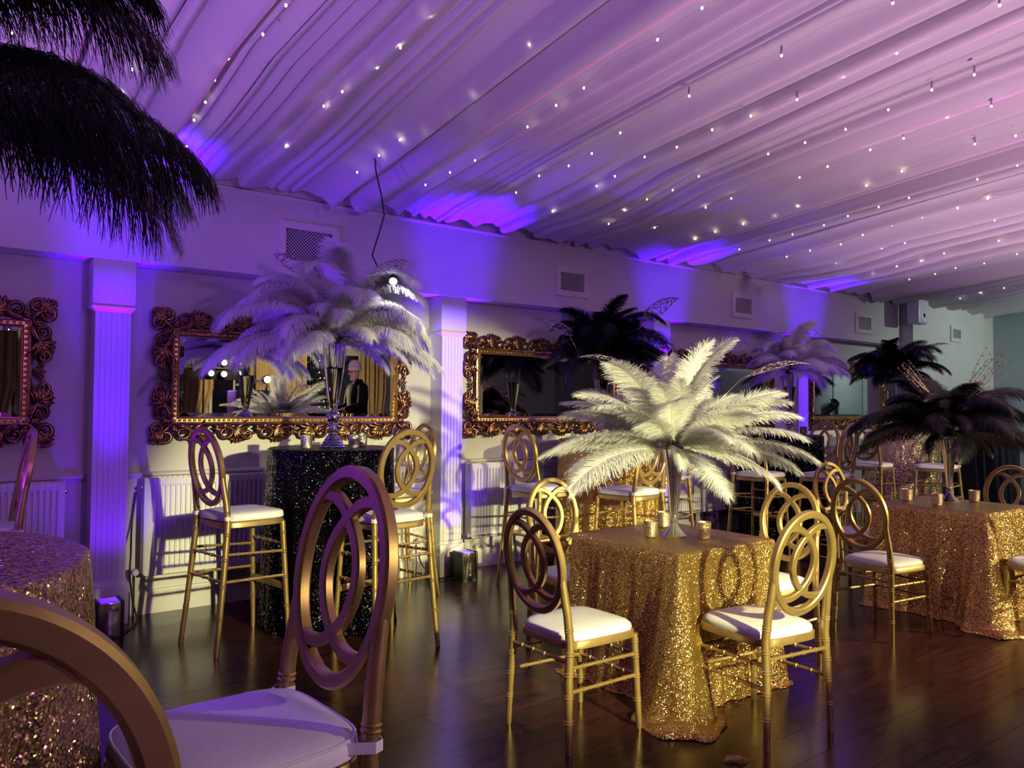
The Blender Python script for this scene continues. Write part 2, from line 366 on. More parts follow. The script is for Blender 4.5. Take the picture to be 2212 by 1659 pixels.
# door in the right-hand end wall
b = MB(); b.box(X1-0.05, 3.2, 0, X1, 3.3, 2.45); b.box(X1-0.05, 4.75, 0, X1, 4.85, 2.45); b.box(X1-0.05, 3.2, 2.35, X1, 4.85, 2.45)
dr = struct(b, 'door_1', TEAL)
for y0 in (3.3, 4.03):
    b = MB(); b.bbox(X1-0.035, y0+0.005, 0.01, X1-0.005, y0+0.715, 2.35, 0.004)
    for z0, z1 in ((0.2, 0.95), (1.1, 2.2)):
        b.bbox(X1-0.045, y0+0.12, z0, X1-0.03, y0+0.6, z1, 0.006)
    lf = b.obj('door_leaf', TEAL, dr, kind='structure')
# windows and curtains opposite (seen only in the mirrors)
WIN = [(4.75, 5.65), (6.75, 8.1), (9.2, 10.6), (1.2, 3.2)]
for i, (a, e) in enumerate(WIN):
    b = MB()
    for xa, xb, za, zb in ((a-0.06, a, 0.1, 2.7), (e, e+0.06, 0.1, 2.7), (a, e, 0.1, 0.16), (a, e, 2.64, 2.7), ((a+e)/2-0.02, (a+e)/2+0.02, 0.16, 2.64)):
        b.box(xa, Y0, za, xb, Y0+0.06, zb)
    wf = struct(b, 'window_%d' % (i+1), TRIMP)
    b = MB(); b.box(a, Y0+0.005, 0.16, e, Y0+0.025, 2.64); b.obj('pane', NIGHT, wf, False, kind='structure')

# ------------------------------------------------------------------ fluted radiators
def radiator(label, x0, x1, valves):
    t = thing('radiator', label, 'radiator', ((x0+x1)/2, 0, 0), 0, 'white panel radiators')
    hw = (x1-x0)/2; z0, z1, yf = 0.29, 0.945, 5.70
    out = [(-hw, yf+0.012), (-hw, yf), (-hw+0.025, yf-0.004)]
    n = int((2*hw-0.06)/0.0335); p = (2*hw-0.06)/n
    for i in range(n):
        c = -hw+0.03+p*(i+0.5)
        out += [(c-p*0.36, yf-0.004), (c-p*0.22, yf+0.009), (c+p*0.22, yf+0.009), (c+p*0.36, yf-0.004)]
    out += [(hw-0.025, yf-0.004), (hw, yf), (hw, yf+0.012)]
    rs = [[(x, (yf-0.002 if y > yf+0.005 and abs(x) < hw-0.01 else y), z) for x, y in out] for z in (z0, z0+0.04)]
    rs += [[(x, y, z) for x, y in out] for z in (z0+0.055, z1-0.055)]
    rs += [[(x, (yf-0.002 if y > yf+0.005 and abs(x) < hw-0.01 else y), z) for x, y in out] for z in (z1-0.04, z1)]
    b = MB(); b.rings(rs); b.obj('front_panel', RADW, t, False)
    b = MB(); b.rings([[(x, y+0.055, z) for x, y in out] for z in (z0, z1)]); b.obj('rear_panel', RADW, t, False)
    for s in (-1, 1):
        b = MB(); b.bbox(s*hw-0.008, yf+0.004, z0+0.01, s*hw+0.008, yf+0.105, z1+0.004, 0.003)
        sp = b.obj('side_panel', RADW, t)
        q = MB(); q.lathe([(0.016, 0), (0.016, 0.012), (0.008, 0.02)], 10)
        pl = q.obj('air_vent_plug', CHROME, sp); pl.location = (s*(hw+0.008), yf+0.055, z1-0.06); pl.rotation_euler = (0, s*PI/2, 0)
    b = MB(); n = 60
    b.box(-hw, yf+0.012, z1-0.004, hw, yf+0.016, z1+0.006); b.box(-hw, yf+0.094, z1-0.004, hw, yf+0.098, z1+0.006)
    for i in range(n): x = -hw+2*hw*(i+0.5)/n; b.box(x-0.004, yf+0.016, z1-0.002, x+0.004, yf+0.094, z1+0.004)
    b.obj('top_grille', RADW, t, False)
    for s in valves:
        x = s*(hw+0.055)
        b = MB(); b.tube([(s*hw, yf+0.05, z0+0.03), (x, yf+0.05, z0+0.03), (x, yf+0.05, z0-0.04), (x, yf+0.05, 0.0)], 0.009, 8)
        vb = b.obj('valve_pipe', CHROME, t)
        b = MB(); b.lathe([(0.019, 0), (0.024, 0.008), (0.024, 0.045), (0.018, 0.055)], 12)
        k = b.obj('valve_knob', WHITEP, vb); k.location = (x, yf+0.04, z0+0.03); k.rotation_euler = (PI/2, 0, 0)
    return t
radiator('white fluted radiator on the far left, beside the first pilaster', -1.40, 0.705, ())
radiator('white fluted radiator under the big mirror, behind the black highboy table', 1.19, 3.27, (-1, 1))
radiator('white fluted radiator right of the second pilaster, behind a gold highboy', 3.865, 5.92, (-1,))
radiator('white fluted radiator in purple shade behind the silver trumpet vase', 6.52, 8.58, (-1,))

# ------------------------------------------------------------------ air vents and wall speaker
def vent(label, x0, x1, z0, z1, y):
    t = thing('air_vent', label, 'vent', ((x0+x1)/2, y, (z0+z1)/2), 0, 'white wall vents')
    w_, h_ = (x1-x0)/2, (z1-z0)/2; m = 0.055
    b = MB()
    for a in ((-w_, -h_, w_, -h_+m), (-w_, h_-m, w_, h_), (-w_, -h_+m, -w_+m, h_-m), (w_-m, -h_+m, w_, h_-m)):
        b.box(a[0], -0.022, a[1], a[2], 0, a[3])
    b.obj('frame', TRIMP, t, False)
    b = MB(); b.box(-w_+m, -0.003, -h_+m, w_-m, 0, h_-m); b.obj('shade_panel', DARK, t, False)  # flat black sheet stands in for the shade inside the vent
    b = MB(); W_, H_ = w_-m, h_-m; st = 0.026
    n = int((2*W_+2*H_*1.0)/st)+2
    for sgn in (1, -1):
        for i in range(n):
            c = -W_-H_*1.6 + i*st
            pts = []
            for zz in (-H_, H_):
                pts.append((c + (zz+H_)*1.0, zz))
            (xa, za), (xb, zb) = pts
            # clip to the opening
            def clip(xa, za, xb, zb):
                if xa < -W_: za += (-W_-xa)*(zb-za)/(xb-xa); xa = -W_
                if xb > W_: zb -= (xb-W_)*(zb-za)/(xb-xa); xb = W_
                return xa, za, xb, zb
            if xb <= -W_ or xa >= W_: continue
            xa, za, xb, zb = clip(xa, za, xb, zb)
            if sgn < 0: xa, xb = -xa, -xb
            d = 0.0032
            b.add([(xa, -0.012, za-d), (xb, -0.012, zb-d), (xb, -0.012, zb+d), (xa, -0.012, za+d), (xa, -0.007, za-d), (xb, -0.007, zb-d), (xb, -0.007, zb+d), (xa, -0.007, za+d)],
                  [(0,1,2,3), (7,6,5,4), (0,4,5,1), (3,2,6,7)])
    b.obj('mesh_grille', TRIMP, t, False, kind='stuff')
    return t
vent('largest wall vent, partly hidden by the tall white plumes', 2.05, 2.53, 2.50, 2.84, BY)
vent('square wall vent above the tall black plumes and second mirror', 4.755, 5.17, 2.53, 2.815, BY)
vent('wall vent right of the third pilaster under the drape', 7.44, 7.86, 2.53, 2.815, BY)
vent('wall vent left of the white wall speaker', 10.15, 10.60, 2.52, 2.80, BY)
vent('small wall vent farthest right, right of the white wall speaker', 12.62, 13.0, 2.53, 2.78, 5.47)
t = thing('wall_speaker', 'white loudspeaker mounted high on the wall near the far corner', 'speaker', (11.30, 5.44, 2.86))
b = MB(); b.bbox(-0.16, -0.20, -0.17, 0.16, -0.02, 0.21, 0.035); b.obj('cabinet', WHITEP, t)
b = MB(); b.lathe([(0.10, 0), (0.105, 0.006), (0.09, 0.01), (0.03, 0.002)], 20); o = b.obj('speaker_cone', WHITEP, t); o.location = (0, -0.198, -0.05); o.rotation_euler = (PI/2, 0, 0)
b = MB(); b.box(0.10, -0.12, -0.05, 0.142, -0.04, 0.05); b.obj('bracket', WHITEP, t, False)

# ------------------------------------------------------------------ baroque gilt mirrors
def spiral(c, r0, r1, a0, turns, n=22):
    return [(c[0]+(r0+(r1-r0)*i/n)*math.cos(a0+turns*2*PI*i/n), c[1]+(r0+(r1-r0)*i/n)*math.sin(a0+turns*2*PI*i/n)) for i in range(n+1)]
def relief(mb, pts2, rad, lift=0.0, flat=1.0, n=6):
    k = len(pts2); r_l = [rad[0]+(rad[1]-rad[0])*i/(k-1) for i in range(k)] if isinstance(rad, tuple) else (rad if isinstance(rad, list) else [rad]*k)
    mb.tube([(u, v, lift+r_l[i]*0.8) for i, (u, v) in enumerate(pts2)], r_l, n)
def leaf_fan(mb, base, ang, spread, length, count, rad=0.0095, curl=0.8, lift=0.006):
    for j in range(count):
        a = ang + spread*(j/(count-1)-0.5); L = length*(1-0.35*abs(j/(count-1)-0.5))
        pts = []; x, y = base; aa = a - curl*0.5*(1 if j >= count/2 else -1)*0.6
        for i in range(8):
            pts.append((x, y)); x += math.cos(aa)*L/7; y += math.sin(aa)*L/7; aa += curl/7*(1 if j >= count/2 else -1)
        rads = [rad*(0.45+0.75*math.sin(PI*min(1, 0.12+i/8.0))) for i in range(8)]
        relief(mb, pts, rads, lift, n=5)
def unit_scroll():
    """u along border 0..0.29, v outward 0..0.13, w depth"""
    b = MB()
    relief(b, spiral((0.072, 0.068), 0.060, 0.018, R(-120), 1.35), (0.019, 0.010), 0.0)
    relief(b, spiral((0.072, 0.068), 0.058, 0.022, R(-110), 1.1), (0.006, 0.005), 0.026)
    b.ball((0.070, 0.064, 0.024), 0.016)
    st = [(0.05+0.25*i/12, 0.014+0.055*math.sin(PI*0.5*i/12)**2+0.03*math.sin(PI*i/12)) for i in range(13)]
    relief(b, st, (0.017, 0.011), 0.002)
    leaf_fan(b, (0.130, 0.050), R(34), R(95), 0.120, 6, 0.014)
    leaf_fan(b, (0.140, 0.035), R(-4), R(46), 0.125, 3, 0.012)
    relief(b, spiral((0.232, 0.082), 0.042, 0.012, R(200), -1.15, 16), (0.015, 0.008), 0.002)
    b.ball((0.232, 0.082, 0.02), 0.012)
    leaf_fan(b, (0.215, 0.055), R(110), R(80), 0.065, 4, 0.011)
    leaf_fan(b, (0.035, 0.030), R(150), R(100), 0.06, 4, 0.011)
    arc = [(0.10+0.15*i/8, 0.112+0.014*math.sin(PI*i/8)) for i in range(9)]
    relief(b, arc, [0.006+0.007*math.sin(PI*i/8) for i in range(9)], 0.0)
    relief(b, [(0.0, 0.008), (0.10, 0.004), (0.2, 0.006), (0.29, 0.010)], 0.011, 0.0)
    return b.mesh('scroll', BRONZE, True, None)
def unit_corner():
    """corner at (0,0) inner; occupies u,v 0..0.14"""
    b = MB()
    relief(b, spiral((0.040, 0.094), 0.054, 0.016, R(-60), 1.4), (0.018, 0.009))
    relief(b, spiral((0.094, 0.040), 0.054, 0.016, R(150), -1.4), (0.018, 0.009))
    b.ball((0.040, 0.092, 0.020), 0.015); b.ball((0.092, 0.040, 0.020), 0.015)
    leaf_fan(b, (0.065, 0.065), R(45), R(100), 0.10, 7, 0.013)
    relief(b, spiral((0.118, 0.118), 0.032, 0.010, R(225), 1.1, 14), (0.013, 0.007), 0.004)
    relief(b, [(0.0, 0.0), (0.04, 0.045), (0.09, 0.085), (0.12, 0.12)], (0.017, 0.011), 0.0)
    return b.mesh('corner_scroll', BRONZE, True, None)
def unit_rosette():
    b = MB()
    for k in range(7): relief(b, [(0, 0), (0.026*math.cos(k*PI/3.5), 0.026*math.sin(k*PI/3.5)), (0.040*math.cos(k*PI/3.5+.2), 0.040*math.sin(k*PI/3.5+.2))], (0.012, 0.006), 0.006, n=5)
    b.ball((0, 0, 0.02), 0.014)
    return b.mesh('shell_boss', BRONZE, True, None)
ME_S, ME_C, ME_R = unit_scroll(), unit_corner(), unit_rosette()
def gilt_mirror(label, xc, zc, ow=2.03, oh=0.915):
    """local frame: x right, z up, front facing -y"""
    t = thing('gilt_mirror', label, 'mirror', (xc, WY-0.03, zc), 0, 'gilt framed mirrors on the long wall')
    bw = 0.125; iw, ih = ow/2-bw, oh/2-bw
    gw, gh = iw-0.045, ih-0.045
    def put(name, me, u, v, rot, mirror):
        o = link(name, me, t)
        m = Matrix(((1, 0, 0, 0), (0, 0, -1, 0), (0, 1, 0, 0), (0, 0, 0, 1)))   # (u,v,w) -> (x,z,-y)
        o.matrix_local = Matrix.Translation((u, -0.015, v)) @ m @ Matrix.Rotation(rot, 4, 'Z') @ Matrix.Diagonal((-1 if mirror else 1, 1, 1, 1))
        return o
    nh = 6; lh = 2*iw/nh
    for i in range(nh):
        mir = i >= nh/2
        put('scroll', ME_S, -iw+lh*(i+(1 if mir else 0)), ih, 0, mir)
        put('scroll', ME_S, iw-lh*(i+(1 if mir else 0)), -ih, PI, mir)
    nv = 2; lv = 2*ih/nv
    for i in range(nv):
        mir = i >= nv/2
        put('scroll', ME_S, iw, ih-lv*(i+(1 if mir else 0)), -PI/2, mir)
        put('scroll', ME_S, -iw, -ih+lv*(i+(1 if mir else 0)), PI/2, mir)
    put('corner_scroll', ME_C, iw, ih, 0, False); put('corner_scroll', ME_C, iw, -ih, -PI/2, False)
    put('corner_scroll', ME_C, -iw, -ih, PI, False); put('corner_scroll', ME_C, -iw, ih, PI/2, False)
    for q in ((0, ih+0.055), (0, -ih-0.055), (iw+0.055, 0), (-iw-0.055, 0)): put('shell_boss', ME_R, q[0], q[1], 0, False)
    # dark pierced ground behind the carving, a thin rail
    b = MB()
    for a, e, c, d in ((-iw-0.012, -ih-0.012, iw+0.012, -ih+0.01), (-iw-0.012, ih-0.01, iw+0.012, ih+0.012), (-iw-0.012, -ih, -iw+0.01, ih), (iw-0.01, -ih, iw+0.012, ih)):
        b.box(a, -0.03, e, c, 0.0, d)
    b.obj('back_rail', BRONZED, t, False)
    # inner moulding, mitred
    prof = [(0.045, -0.010), (0.045, -0.020), (0.036, -0.026), (0.030, -0.020), (0.010, -0.020), (0.006, -0.036), (0.0, -0.040), (-0.008, -0.036), (-0.010, -0.010)]
    b = MB(); rs = []
    for sx, sz in ((-1, -1), (1, -1), (1, 1), (-1, 1)): rs.append([(sx*(iw-q), y, sz*(ih-q)) for q, y in prof])
    b.rings(rs, True, False, True); b.obj('inner_moulding', GILT, t, False)
    b = MB(); st = 0.034
    for s in (-1, 1):
        n = int(2*iw/st)
        for i in range(n): b.ball((-iw+2*iw*(i+0.5)/n, -0.022, s*(ih-0.020)), 0.011, 6, 4, 1.15, 0.8, 0.8)
        n = int(2*ih/st)
        for i in range(n): b.ball((s*(iw-0.020), -0.022, -ih+2*ih*(i+0.5)/n), 0.011, 6, 4, 0.8, 0.8, 1.15)
    b.obj('bead_row', GILT, t, True, None, kind='stuff')
    b = MB(); bv = 0.028
    o1 = [(-gw, -0.012, -gh), (gw, -0.012, -gh), (gw, -0.012, gh), (-gw, -0.012, gh)]
    i1 = [(-gw+bv, -0.0145, -gh+bv), (gw-bv, -0.0145, -gh+bv), (gw-bv, -0.0145, gh-bv), (-gw+bv, -0.0145, gh-bv)]
    bk = [(-gw, 0, -gh), (gw, 0, -gh), (gw, 0, gh), (-gw, 0, gh)]
    b.add(o1+i1+bk, [(4, 5, 6, 7)]+[(i, (i+1) % 4, 4+(i+1) % 4, 4+i) for i in range(4)]+[(8+(i+1) % 4, 8+i, i, (i+1) % 4)[::-1] for i in range(4)]+[(11, 10, 9, 8)])
    b.obj('glass', MIRROR, t, False)
    return t
ZM = 1.653
gilt_mirror('carved gilt mirror cut off by the left photo edge', -0.385, ZM)
gilt_mirror('carved gilt mirror behind the tall white plumes and black highboy', 2.262, ZM)
gilt_mirror('carved gilt mirror behind the tall black plumes, right of second pilaster', 4.862, ZM)
gilt_mirror('carved gilt mirror behind the low white plumes and silver vase', 7.49, ZM)
gilt_mirror('carved gilt mirror farthest right, behind the far black plumes', 10.27, ZM)

# ------------------------------------------------------------------ oval-back chairs and bar stools
def chair(name, label, cat, seat_z, oval_lo, oval_hi, rear_foot, front_foot, stretch, pad, group=None, xb=-0.175):
    t = thing(name, label, cat, (0, 0, 0), 0, group)
    oh, ow = oval_hi-oval_lo, 0.200          # oval height and half width (outer)
    lean = R(8.5)
    def P(y, z): return Vector((xb-(z-seat_z)*math.tan(lean), y, z))
    nrm = Vector((math.cos(lean), 0, math.sin(lean)))
    def sec(a, d, bev=0.005):
        return [(-a+bev, -d), (a-bev, -d), (a, -d+bev), (a, d-bev), (a-bev, d), (-a+bev, d), (-a, d-bev), (-a, -d+bev)]
    b = MB(); n = 110; rw = 0.0165
    ctr = (oval_lo+oval_hi)/2
    def ell(a, rx, rz): return P(rx*math.cos(a), ctr+rz*math.sin(a))
    b.sweep([ell(2*PI*i/n, ow-rw, oh/2-rw) for i in range(n)], nrm, sec(rw, 0.0165, 0.006), loop=True)
    b.obj('back_ring', GOLD, t)
    # interlocking pair of arcs: each runs from the ring at one upper side, bulges past the other side, back to the first lower side
    cps = [(-0.150, 0.795), (-0.115, 0.836), (-0.075, 0.842), (-0.035, 0.812), (0.004, 0.750), (0.040, 0.670), (0.062, 0.580), (0.068, 0.500), (0.062, 0.420), (0.042, 0.330), (0.006, 0.250), (-0.035, 0.195), (-0.080, 0.172), (-0.125, 0.185), (-0.153, 0.228)]
    def cat_rom(p, k=5):
        out = []
        for i in range(len(p)-1):
            p0, p1, p2, p3 = p[max(i-1, 0)], p[i], p[i+1], p[min(i+2, len(p)-1)]
            for j in range(k):
                u = j/k
                out.append(tuple(0.5*((2*p1[d])+(-p0[d]+p2[d])*u+(2*p0[d]-5*p1[d]+4*p2[d]-p3[d])*u*u+(-p0[d]+3*p1[d]-3*p2[d]+p3[d])*u**3) for d in (0, 1)))
        out.append(p[-1]); return out
    path = cat_rom(cps, 6)
    for s in (1, -1):
        b = MB(); m = len(path)
        scl = [0.5+0.5*min(1, 6*min(i, m-1-i)/m+0.25) for i in range(m)]
        b.sweep([P(s*y, oval_lo+oh*h) for y, h in path], nrm, sec(0.0145, 0.0115 if s > 0 else 0.0122, 0.004), scale=scl)
        b.obj('interlocking_arc', GOLD, t)
    # legs
    def ringed(pts, rad, ring_z, n=10):
        pts = [Vector(p) for p in pts]; b = MB(); b.tube(pts, rad, n)
        for z in ring_z:
            for i in range(len(pts)-1):
                p, q = pts[i], pts[i+1]
                if (p.z-z)*(q.z-z) <= 0 and p.z != q.z:
                    u = (z-p.z)/(q.z-p.z); c = p.lerp(q, u); d = (q-p).normalized(); rr = rad[i]+(rad[i+1]-rad[i])*u
                    for off in (-0.006, 0.006):
                        b.tube([c+d*(off-0.0035), c+d*off, c+d*(off+0.0035)], [rr*1.02, rr+0.0035, rr*1.02], n)
                    break
        return b
    yr = 0.178
    zj = oval_lo+oh*0.40
    for s in (1, -1):
        pts = [(rear_foot[0], s*rear_foot[1], 0)]
        for u in (0.33, 0.66): pts.append((rear_foot[0]+(xb-0.012-rear_foot[0])*(1-(1-u)**1.35), s*(rear_foot[1]+(yr+0.012-rear_foot[1])*u), seat_z*u))
        pts.append((xb-0.006, s*(yr+0.014), seat_z)); p = P(s*(yr+0.010), oval_lo+0.03); pts.append(p)
        p = P(s*(yr+0.004), oval_lo+oh*0.20); pts.append(p)
        a = math.asin((zj-ctr)/(oh/2-rw)); p = P(s*(ow-rw)*math.cos(a), zj); pts.append(p)
        p = P(s*(ow-rw)*math.cos(a*0.4), ctr+(zj-ctr)*0.4); pts.append(p)
        ringed(pts, [0.0145, 0.0165, 0.018, 0.0185, 0.0185, 0.018, 0.0155, 0.010], [q*seat_z/0.45 for q in (0.13, 0.235, 0.325, 0.41)]+[seat_z+0.06]).obj('leg', GOLD, t)
    fz = seat_z-0.022
    for s in (1, -1):
        pts = [(front_foot[0]+(0.185-front_foot[0])*u, s*(front_foot[1]+(0.180-front_foot[1])*u), fz*u) for u in (0, 0.33, 0.66, 1)]
        ringed(pts, [0.0135, 0.0155, 0.0165, 0.0175], [q*seat_z/0.45 for q in (0.13, 0.235, 0.325, 0.395)]).obj('leg', GOLD, t)
    def legpt(front, s, z):
        if front: u = z/fz; return Vector((front_foot[0]+(0.185-front_foot[0])*u, s*(front_foot[1]+(0.180-front_foot[1])*u), z))
        u = z/seat_z; return Vector((rear_foot[0]+(xb-0.012-rear_foot[0])*(1-(1-u)**1.35), s*(rear_foot[1]+(yr+0.012-rear_foot[1])*u), z))
    def bar(p, q, r=0.0085):
        pts = [p.lerp(q, i/6) for i in range(7)]; b = MB(); b.tube(pts, [r*1.2, r, r*0.95, r*1.0, r*0.95, r, r*1.2], 8)
        d = (q-p).normalized()
        for u in (0.2, 0.4, 0.6, 0.8):
            c = p.lerp(q, u); b.tube([c-d*0.006, c-d*0.003, c+d*0.003, c+d*0.006], [r, r+0.0035, r+0.0035, r], 8)
        b.obj('stretcher', GOLD, t)
    for z in stretch['side']:
        for s in (1, -1): bar(legpt(False, s, z*1.04), legpt(True, s, z))
    for z in stretch['rear']: bar(legpt(False, 1, z), legpt(False, -1, z))
    for z in stretch['front']: bar(legpt(True, 1, z), legpt(True, -1, z))
    if 'foot' in stretch:
        z = stretch['foot']; p, q = legpt(True, 1, z), legpt(True, -1, z)
        b = MB(); b.bbox(p.x-0.011, q.y, z-0.022, p.x+0.011, p.y, z+0.022, 0.004); b.obj('foot_rest', GOLD, t)
    # seat outline: rounded trapezoid, front wider
    def outline(k, grow=0.0):
        pts = []
        for i in range(k):
            a = 2*PI*i/k; c, s = math.cos(a), math.sin(a); e = 0.42
            x = math.copysign(abs(c)**e, c)*(0.205 if pad else 0.212)+(0.010 if pad else 0.0); y = math.copysign(abs(s)**e, s)
            hwid = 0.192 + 0.018*(x+0.2)/0.4
            pts.append((x*(1+grow/0.2) if True else x, y*(hwid+grow)))
        return pts
    K = 40
    b = MB(); o0 = outline(K)
    b.rings([[(x*q, y*q, seat_z+z) for x, y in o0] for q, z in ((0.97, -0.036), (1.0, -0.033), (1.0, -0.004), (0.985, 0.0))]); b.obj('seat_frame', GOLD, t)
    h = 0.040 if not pad else 0.050
    b = MB()
    if pad:
        prof = [(0.96, 0.001), (1.0, 0.008), (1.005, 0.022), (0.995, 0.036), (0.93, h-0.004), (0.75, h+0.003), (0.45, h+0.007), (0.12, h+0.008)]
    else:
        prof = [(0.955, 0.0), (0.965, 0.010), (0.95, 0.022), (0.89, 0.033), (0.74, h), (0.45, h+0.006), (0.12, h+0.008)]
    b.rings([[(x*q, y*q, seat_z+z) for x, y in o0] for q, z in prof])
    cu = b.obj('cushion', PAD if pad else VINYL, t, True, 60)
    if pad:
        for zq in (0.010, 0.040):
            q = MB(); k2 = 1.0 if zq < 0.03 else 0.978
            q.tube([(x*k2, y*k2, seat_z+zq) for x, y in o0], 0.0035, 5, True); q.obj('piping', PAD, cu)
        for s in (1, -1):
            c = Vector((xb-0.009, s*(yr+0.014), seat_z+0.028)); q = MB(); band = []
            loop_pts = [Vector((0.05, -s*0.012, 0)), Vector((0.0, s*0.022, 0)), Vector((-0.018, s*0.016, 0)), Vector((-0.022, 0, 0)), Vector((-0.016, -s*0.018, 0)), Vector((0.012, -s*0.022, 0))]
            q.sweep([c+p for p in loop_pts], (0, 0, 1), [(-0.0012, -0.011), (0.0012, -0.011), (0.0012, 0.011), (-0.0012, 0.011)])
            q.obj('tie_strap', PAD, cu)
    return t
CH_G, ST_G = 'gold oval-back dining chairs', 'gold oval-back bar stools'
dc = chair('dining_chair', '', 'chair', 0.45, 0.545, 1.012, (-0.235, 0.205), (0.205, 0.195),
           dict(side=(0.335, 0.24), rear=(0.375,), front=(0.335, 0.24)), False, CH_G, -0.212)
st = chair('bar_stool', '', 'bar stool', 0.76, 0.845, 1.318, (-0.255, 0.222), (0.222, 0.212),
           dict(side=(0.555, 0.405), rear=(0.56, 0.42), front=(0.60,), foot=0.335), True, ST_G)
dining = [
 ((2.405, 2.68), 1, 'dining chair left of the near gold square table, white seat towards us'),
 ((3.11, 2.21), 83, 'dining chair in front of the near square table, its shadow on the gold cloth'),
 ((3.89, 2.72), 181, 'dining chair on the right side of the near square table, half hidden'),
 ((3.13, 3.47), 268, 'dining chair behind the near square table, below the low white plumes'),
 ((5.08, 2.635), -5, 'dining chair left of the second square table, dark back ring towards us'),
 ((6.04, 3.34), 262, 'dining chair behind the second square table, overlapped by another chair'),
 ((6.78, 2.60), 180, 'dining chair right of the second square table, purple-lit back ring'),
 ((5.89, 1.945), 90, 'dining chair cut off at the right photo edge, in front of the second square table'),
]
stools = [
 ((1.555, 4.85), 11, 'bar stool left of the black highboy, under the big mirror'),
 ((2.25, 4.27), 96, 'bar stool in front of the black highboy, oval back turned to us'),
 ((2.93, 5.38), 180, 'bar stool right of the black highboy, between it and the second pilaster'),
 ((0.51, 1.57), 184, 'large foreground bar stool facing the left gold highboy'),
 ((-0.02, 0.95), 92, 'nearest bar stool, only its curved back ring shows at bottom left'),
 ((0.20, 4.93), 180, 'bar stool at the left photo edge before the cut-off mirror, seen edge-on'),
 ((4.06, 5.0), 5, 'bar stool left of the gold highboy beside the second pilaster'),
 ((4.56, 4.45), 97, 'bar stool in front of the gold highboy, behind the low white plumes'),
 ((5.76, 5.2), 180, 'bar stool right of the gold highboy, behind the silver trumpet vase'),
 ((6.87, 4.86), 5, 'bar stool left of the far black highboy, blue-lit seat'),
 ((7.36, 4.40), 97, 'bar stool in front of the far black highboy, oval back towards us'),
 ((8.42, 5.2), 180, 'bar stool right of the far black highboy, in front of the far mirror'),
 ((9.27, 4.95), 5, 'bar stool left of the pale gold highboy at the far end'),
 ((9.70, 4.36), 100, 'bar stool in front of the pale gold highboy, left of the black cloth'),
]
for proto, lst, g in ((dc, dining, CH_G), (st, stools, ST_G)):
    for i, ((x, y), rz, lb) in enumerate(lst):
        if i == 0: proto.location = (x, y, 0); proto.rotation_euler = (0, 0, R(rz)); proto['label'] = lb
        else: dup(proto, (x, y, 0), rz, lb, g)

# ------------------------------------------------------------------ tables under sequin cloths
def table_core(t, top_z, r, square):
    b = MB()
    if square: b.bbox(-r, -r, top_z-0.03, r, r, top_z-0.004, 0.008)
    else: b.lathe([(r-0.01, top_z-0.03), (r, top_z-0.02), (r-0.003, top_z-0.004)], 40)
    b.obj('table_top', BLACKP, t)
    b = MB(); b.lathe([(0.2, 0.0), (0.2, 0.015), (0.04, 0.04), (0.035, 0.08), (0.035, top_z-0.05), (0.12, top_z-0.03)], 20); b.obj('pedestal', BLACKP, t)
def fold_noise(seed):
    q = random.Random(seed); terms = [(q.choice((9, 11, 13, 14)), q.uniform(0, 6.28), 1.0), (q.choice((17, 19, 23)), q.uniform(0, 6.28), 0.7), (q.choice((31, 29, 37)), q.uniform(0, 6.28), 0.35), (q.choice((5, 4, 3)), q.uniform(0, 6.28), 0.6)]
    return lambda a: sum(c*math.sin(k*a+p) for k, p, c in terms)/1.6
def round_cloth(t, top_z, r, m, seed):
    f = fold_noise(seed); n = 200; rs = []
    for q in (0.05, 0.5, 0.85): rs.append([(r*q*math.cos(2*PI*i/n), r*q*math.sin(2*PI*i/n), top_z) for i in range(n)])
    rs.append([((r-0.006)*math.cos(2*PI*i/n), (r-0.006)*math.sin(2*PI*i/n), top_z) for i in range(n)])
    rs.append([((r+0.004)*math.cos(2*PI*i/n), (r+0.004)*math.sin(2*PI*i/n), top_z-0.006) for i in range(n)])
    for k in range(1, 13):
        u = k/12; z = (top_z-0.008)*(1-u)+0.004; row = []
        for i in range(n):
            a = 2*PI*i/n; amp = 0.034*min(1, u*2.2)**0.8*(0.75+0.35*u)
            rr = r+0.006+0.004*u+amp*(f(a+0.06*math.sin(3*u+seed))+0.15)*0.8
            if u > 0.96: rr += 0.012
            row.append((rr*math.cos(a), rr*math.sin(a), z))
        rs.append(row)
    b = MB(); b.rings(rs, True, True); b.f = b.f[:-1]; b.m = b.m[:-1]     # hem stays open
    return b.obj('sequin_cloth', m, t, True, None)
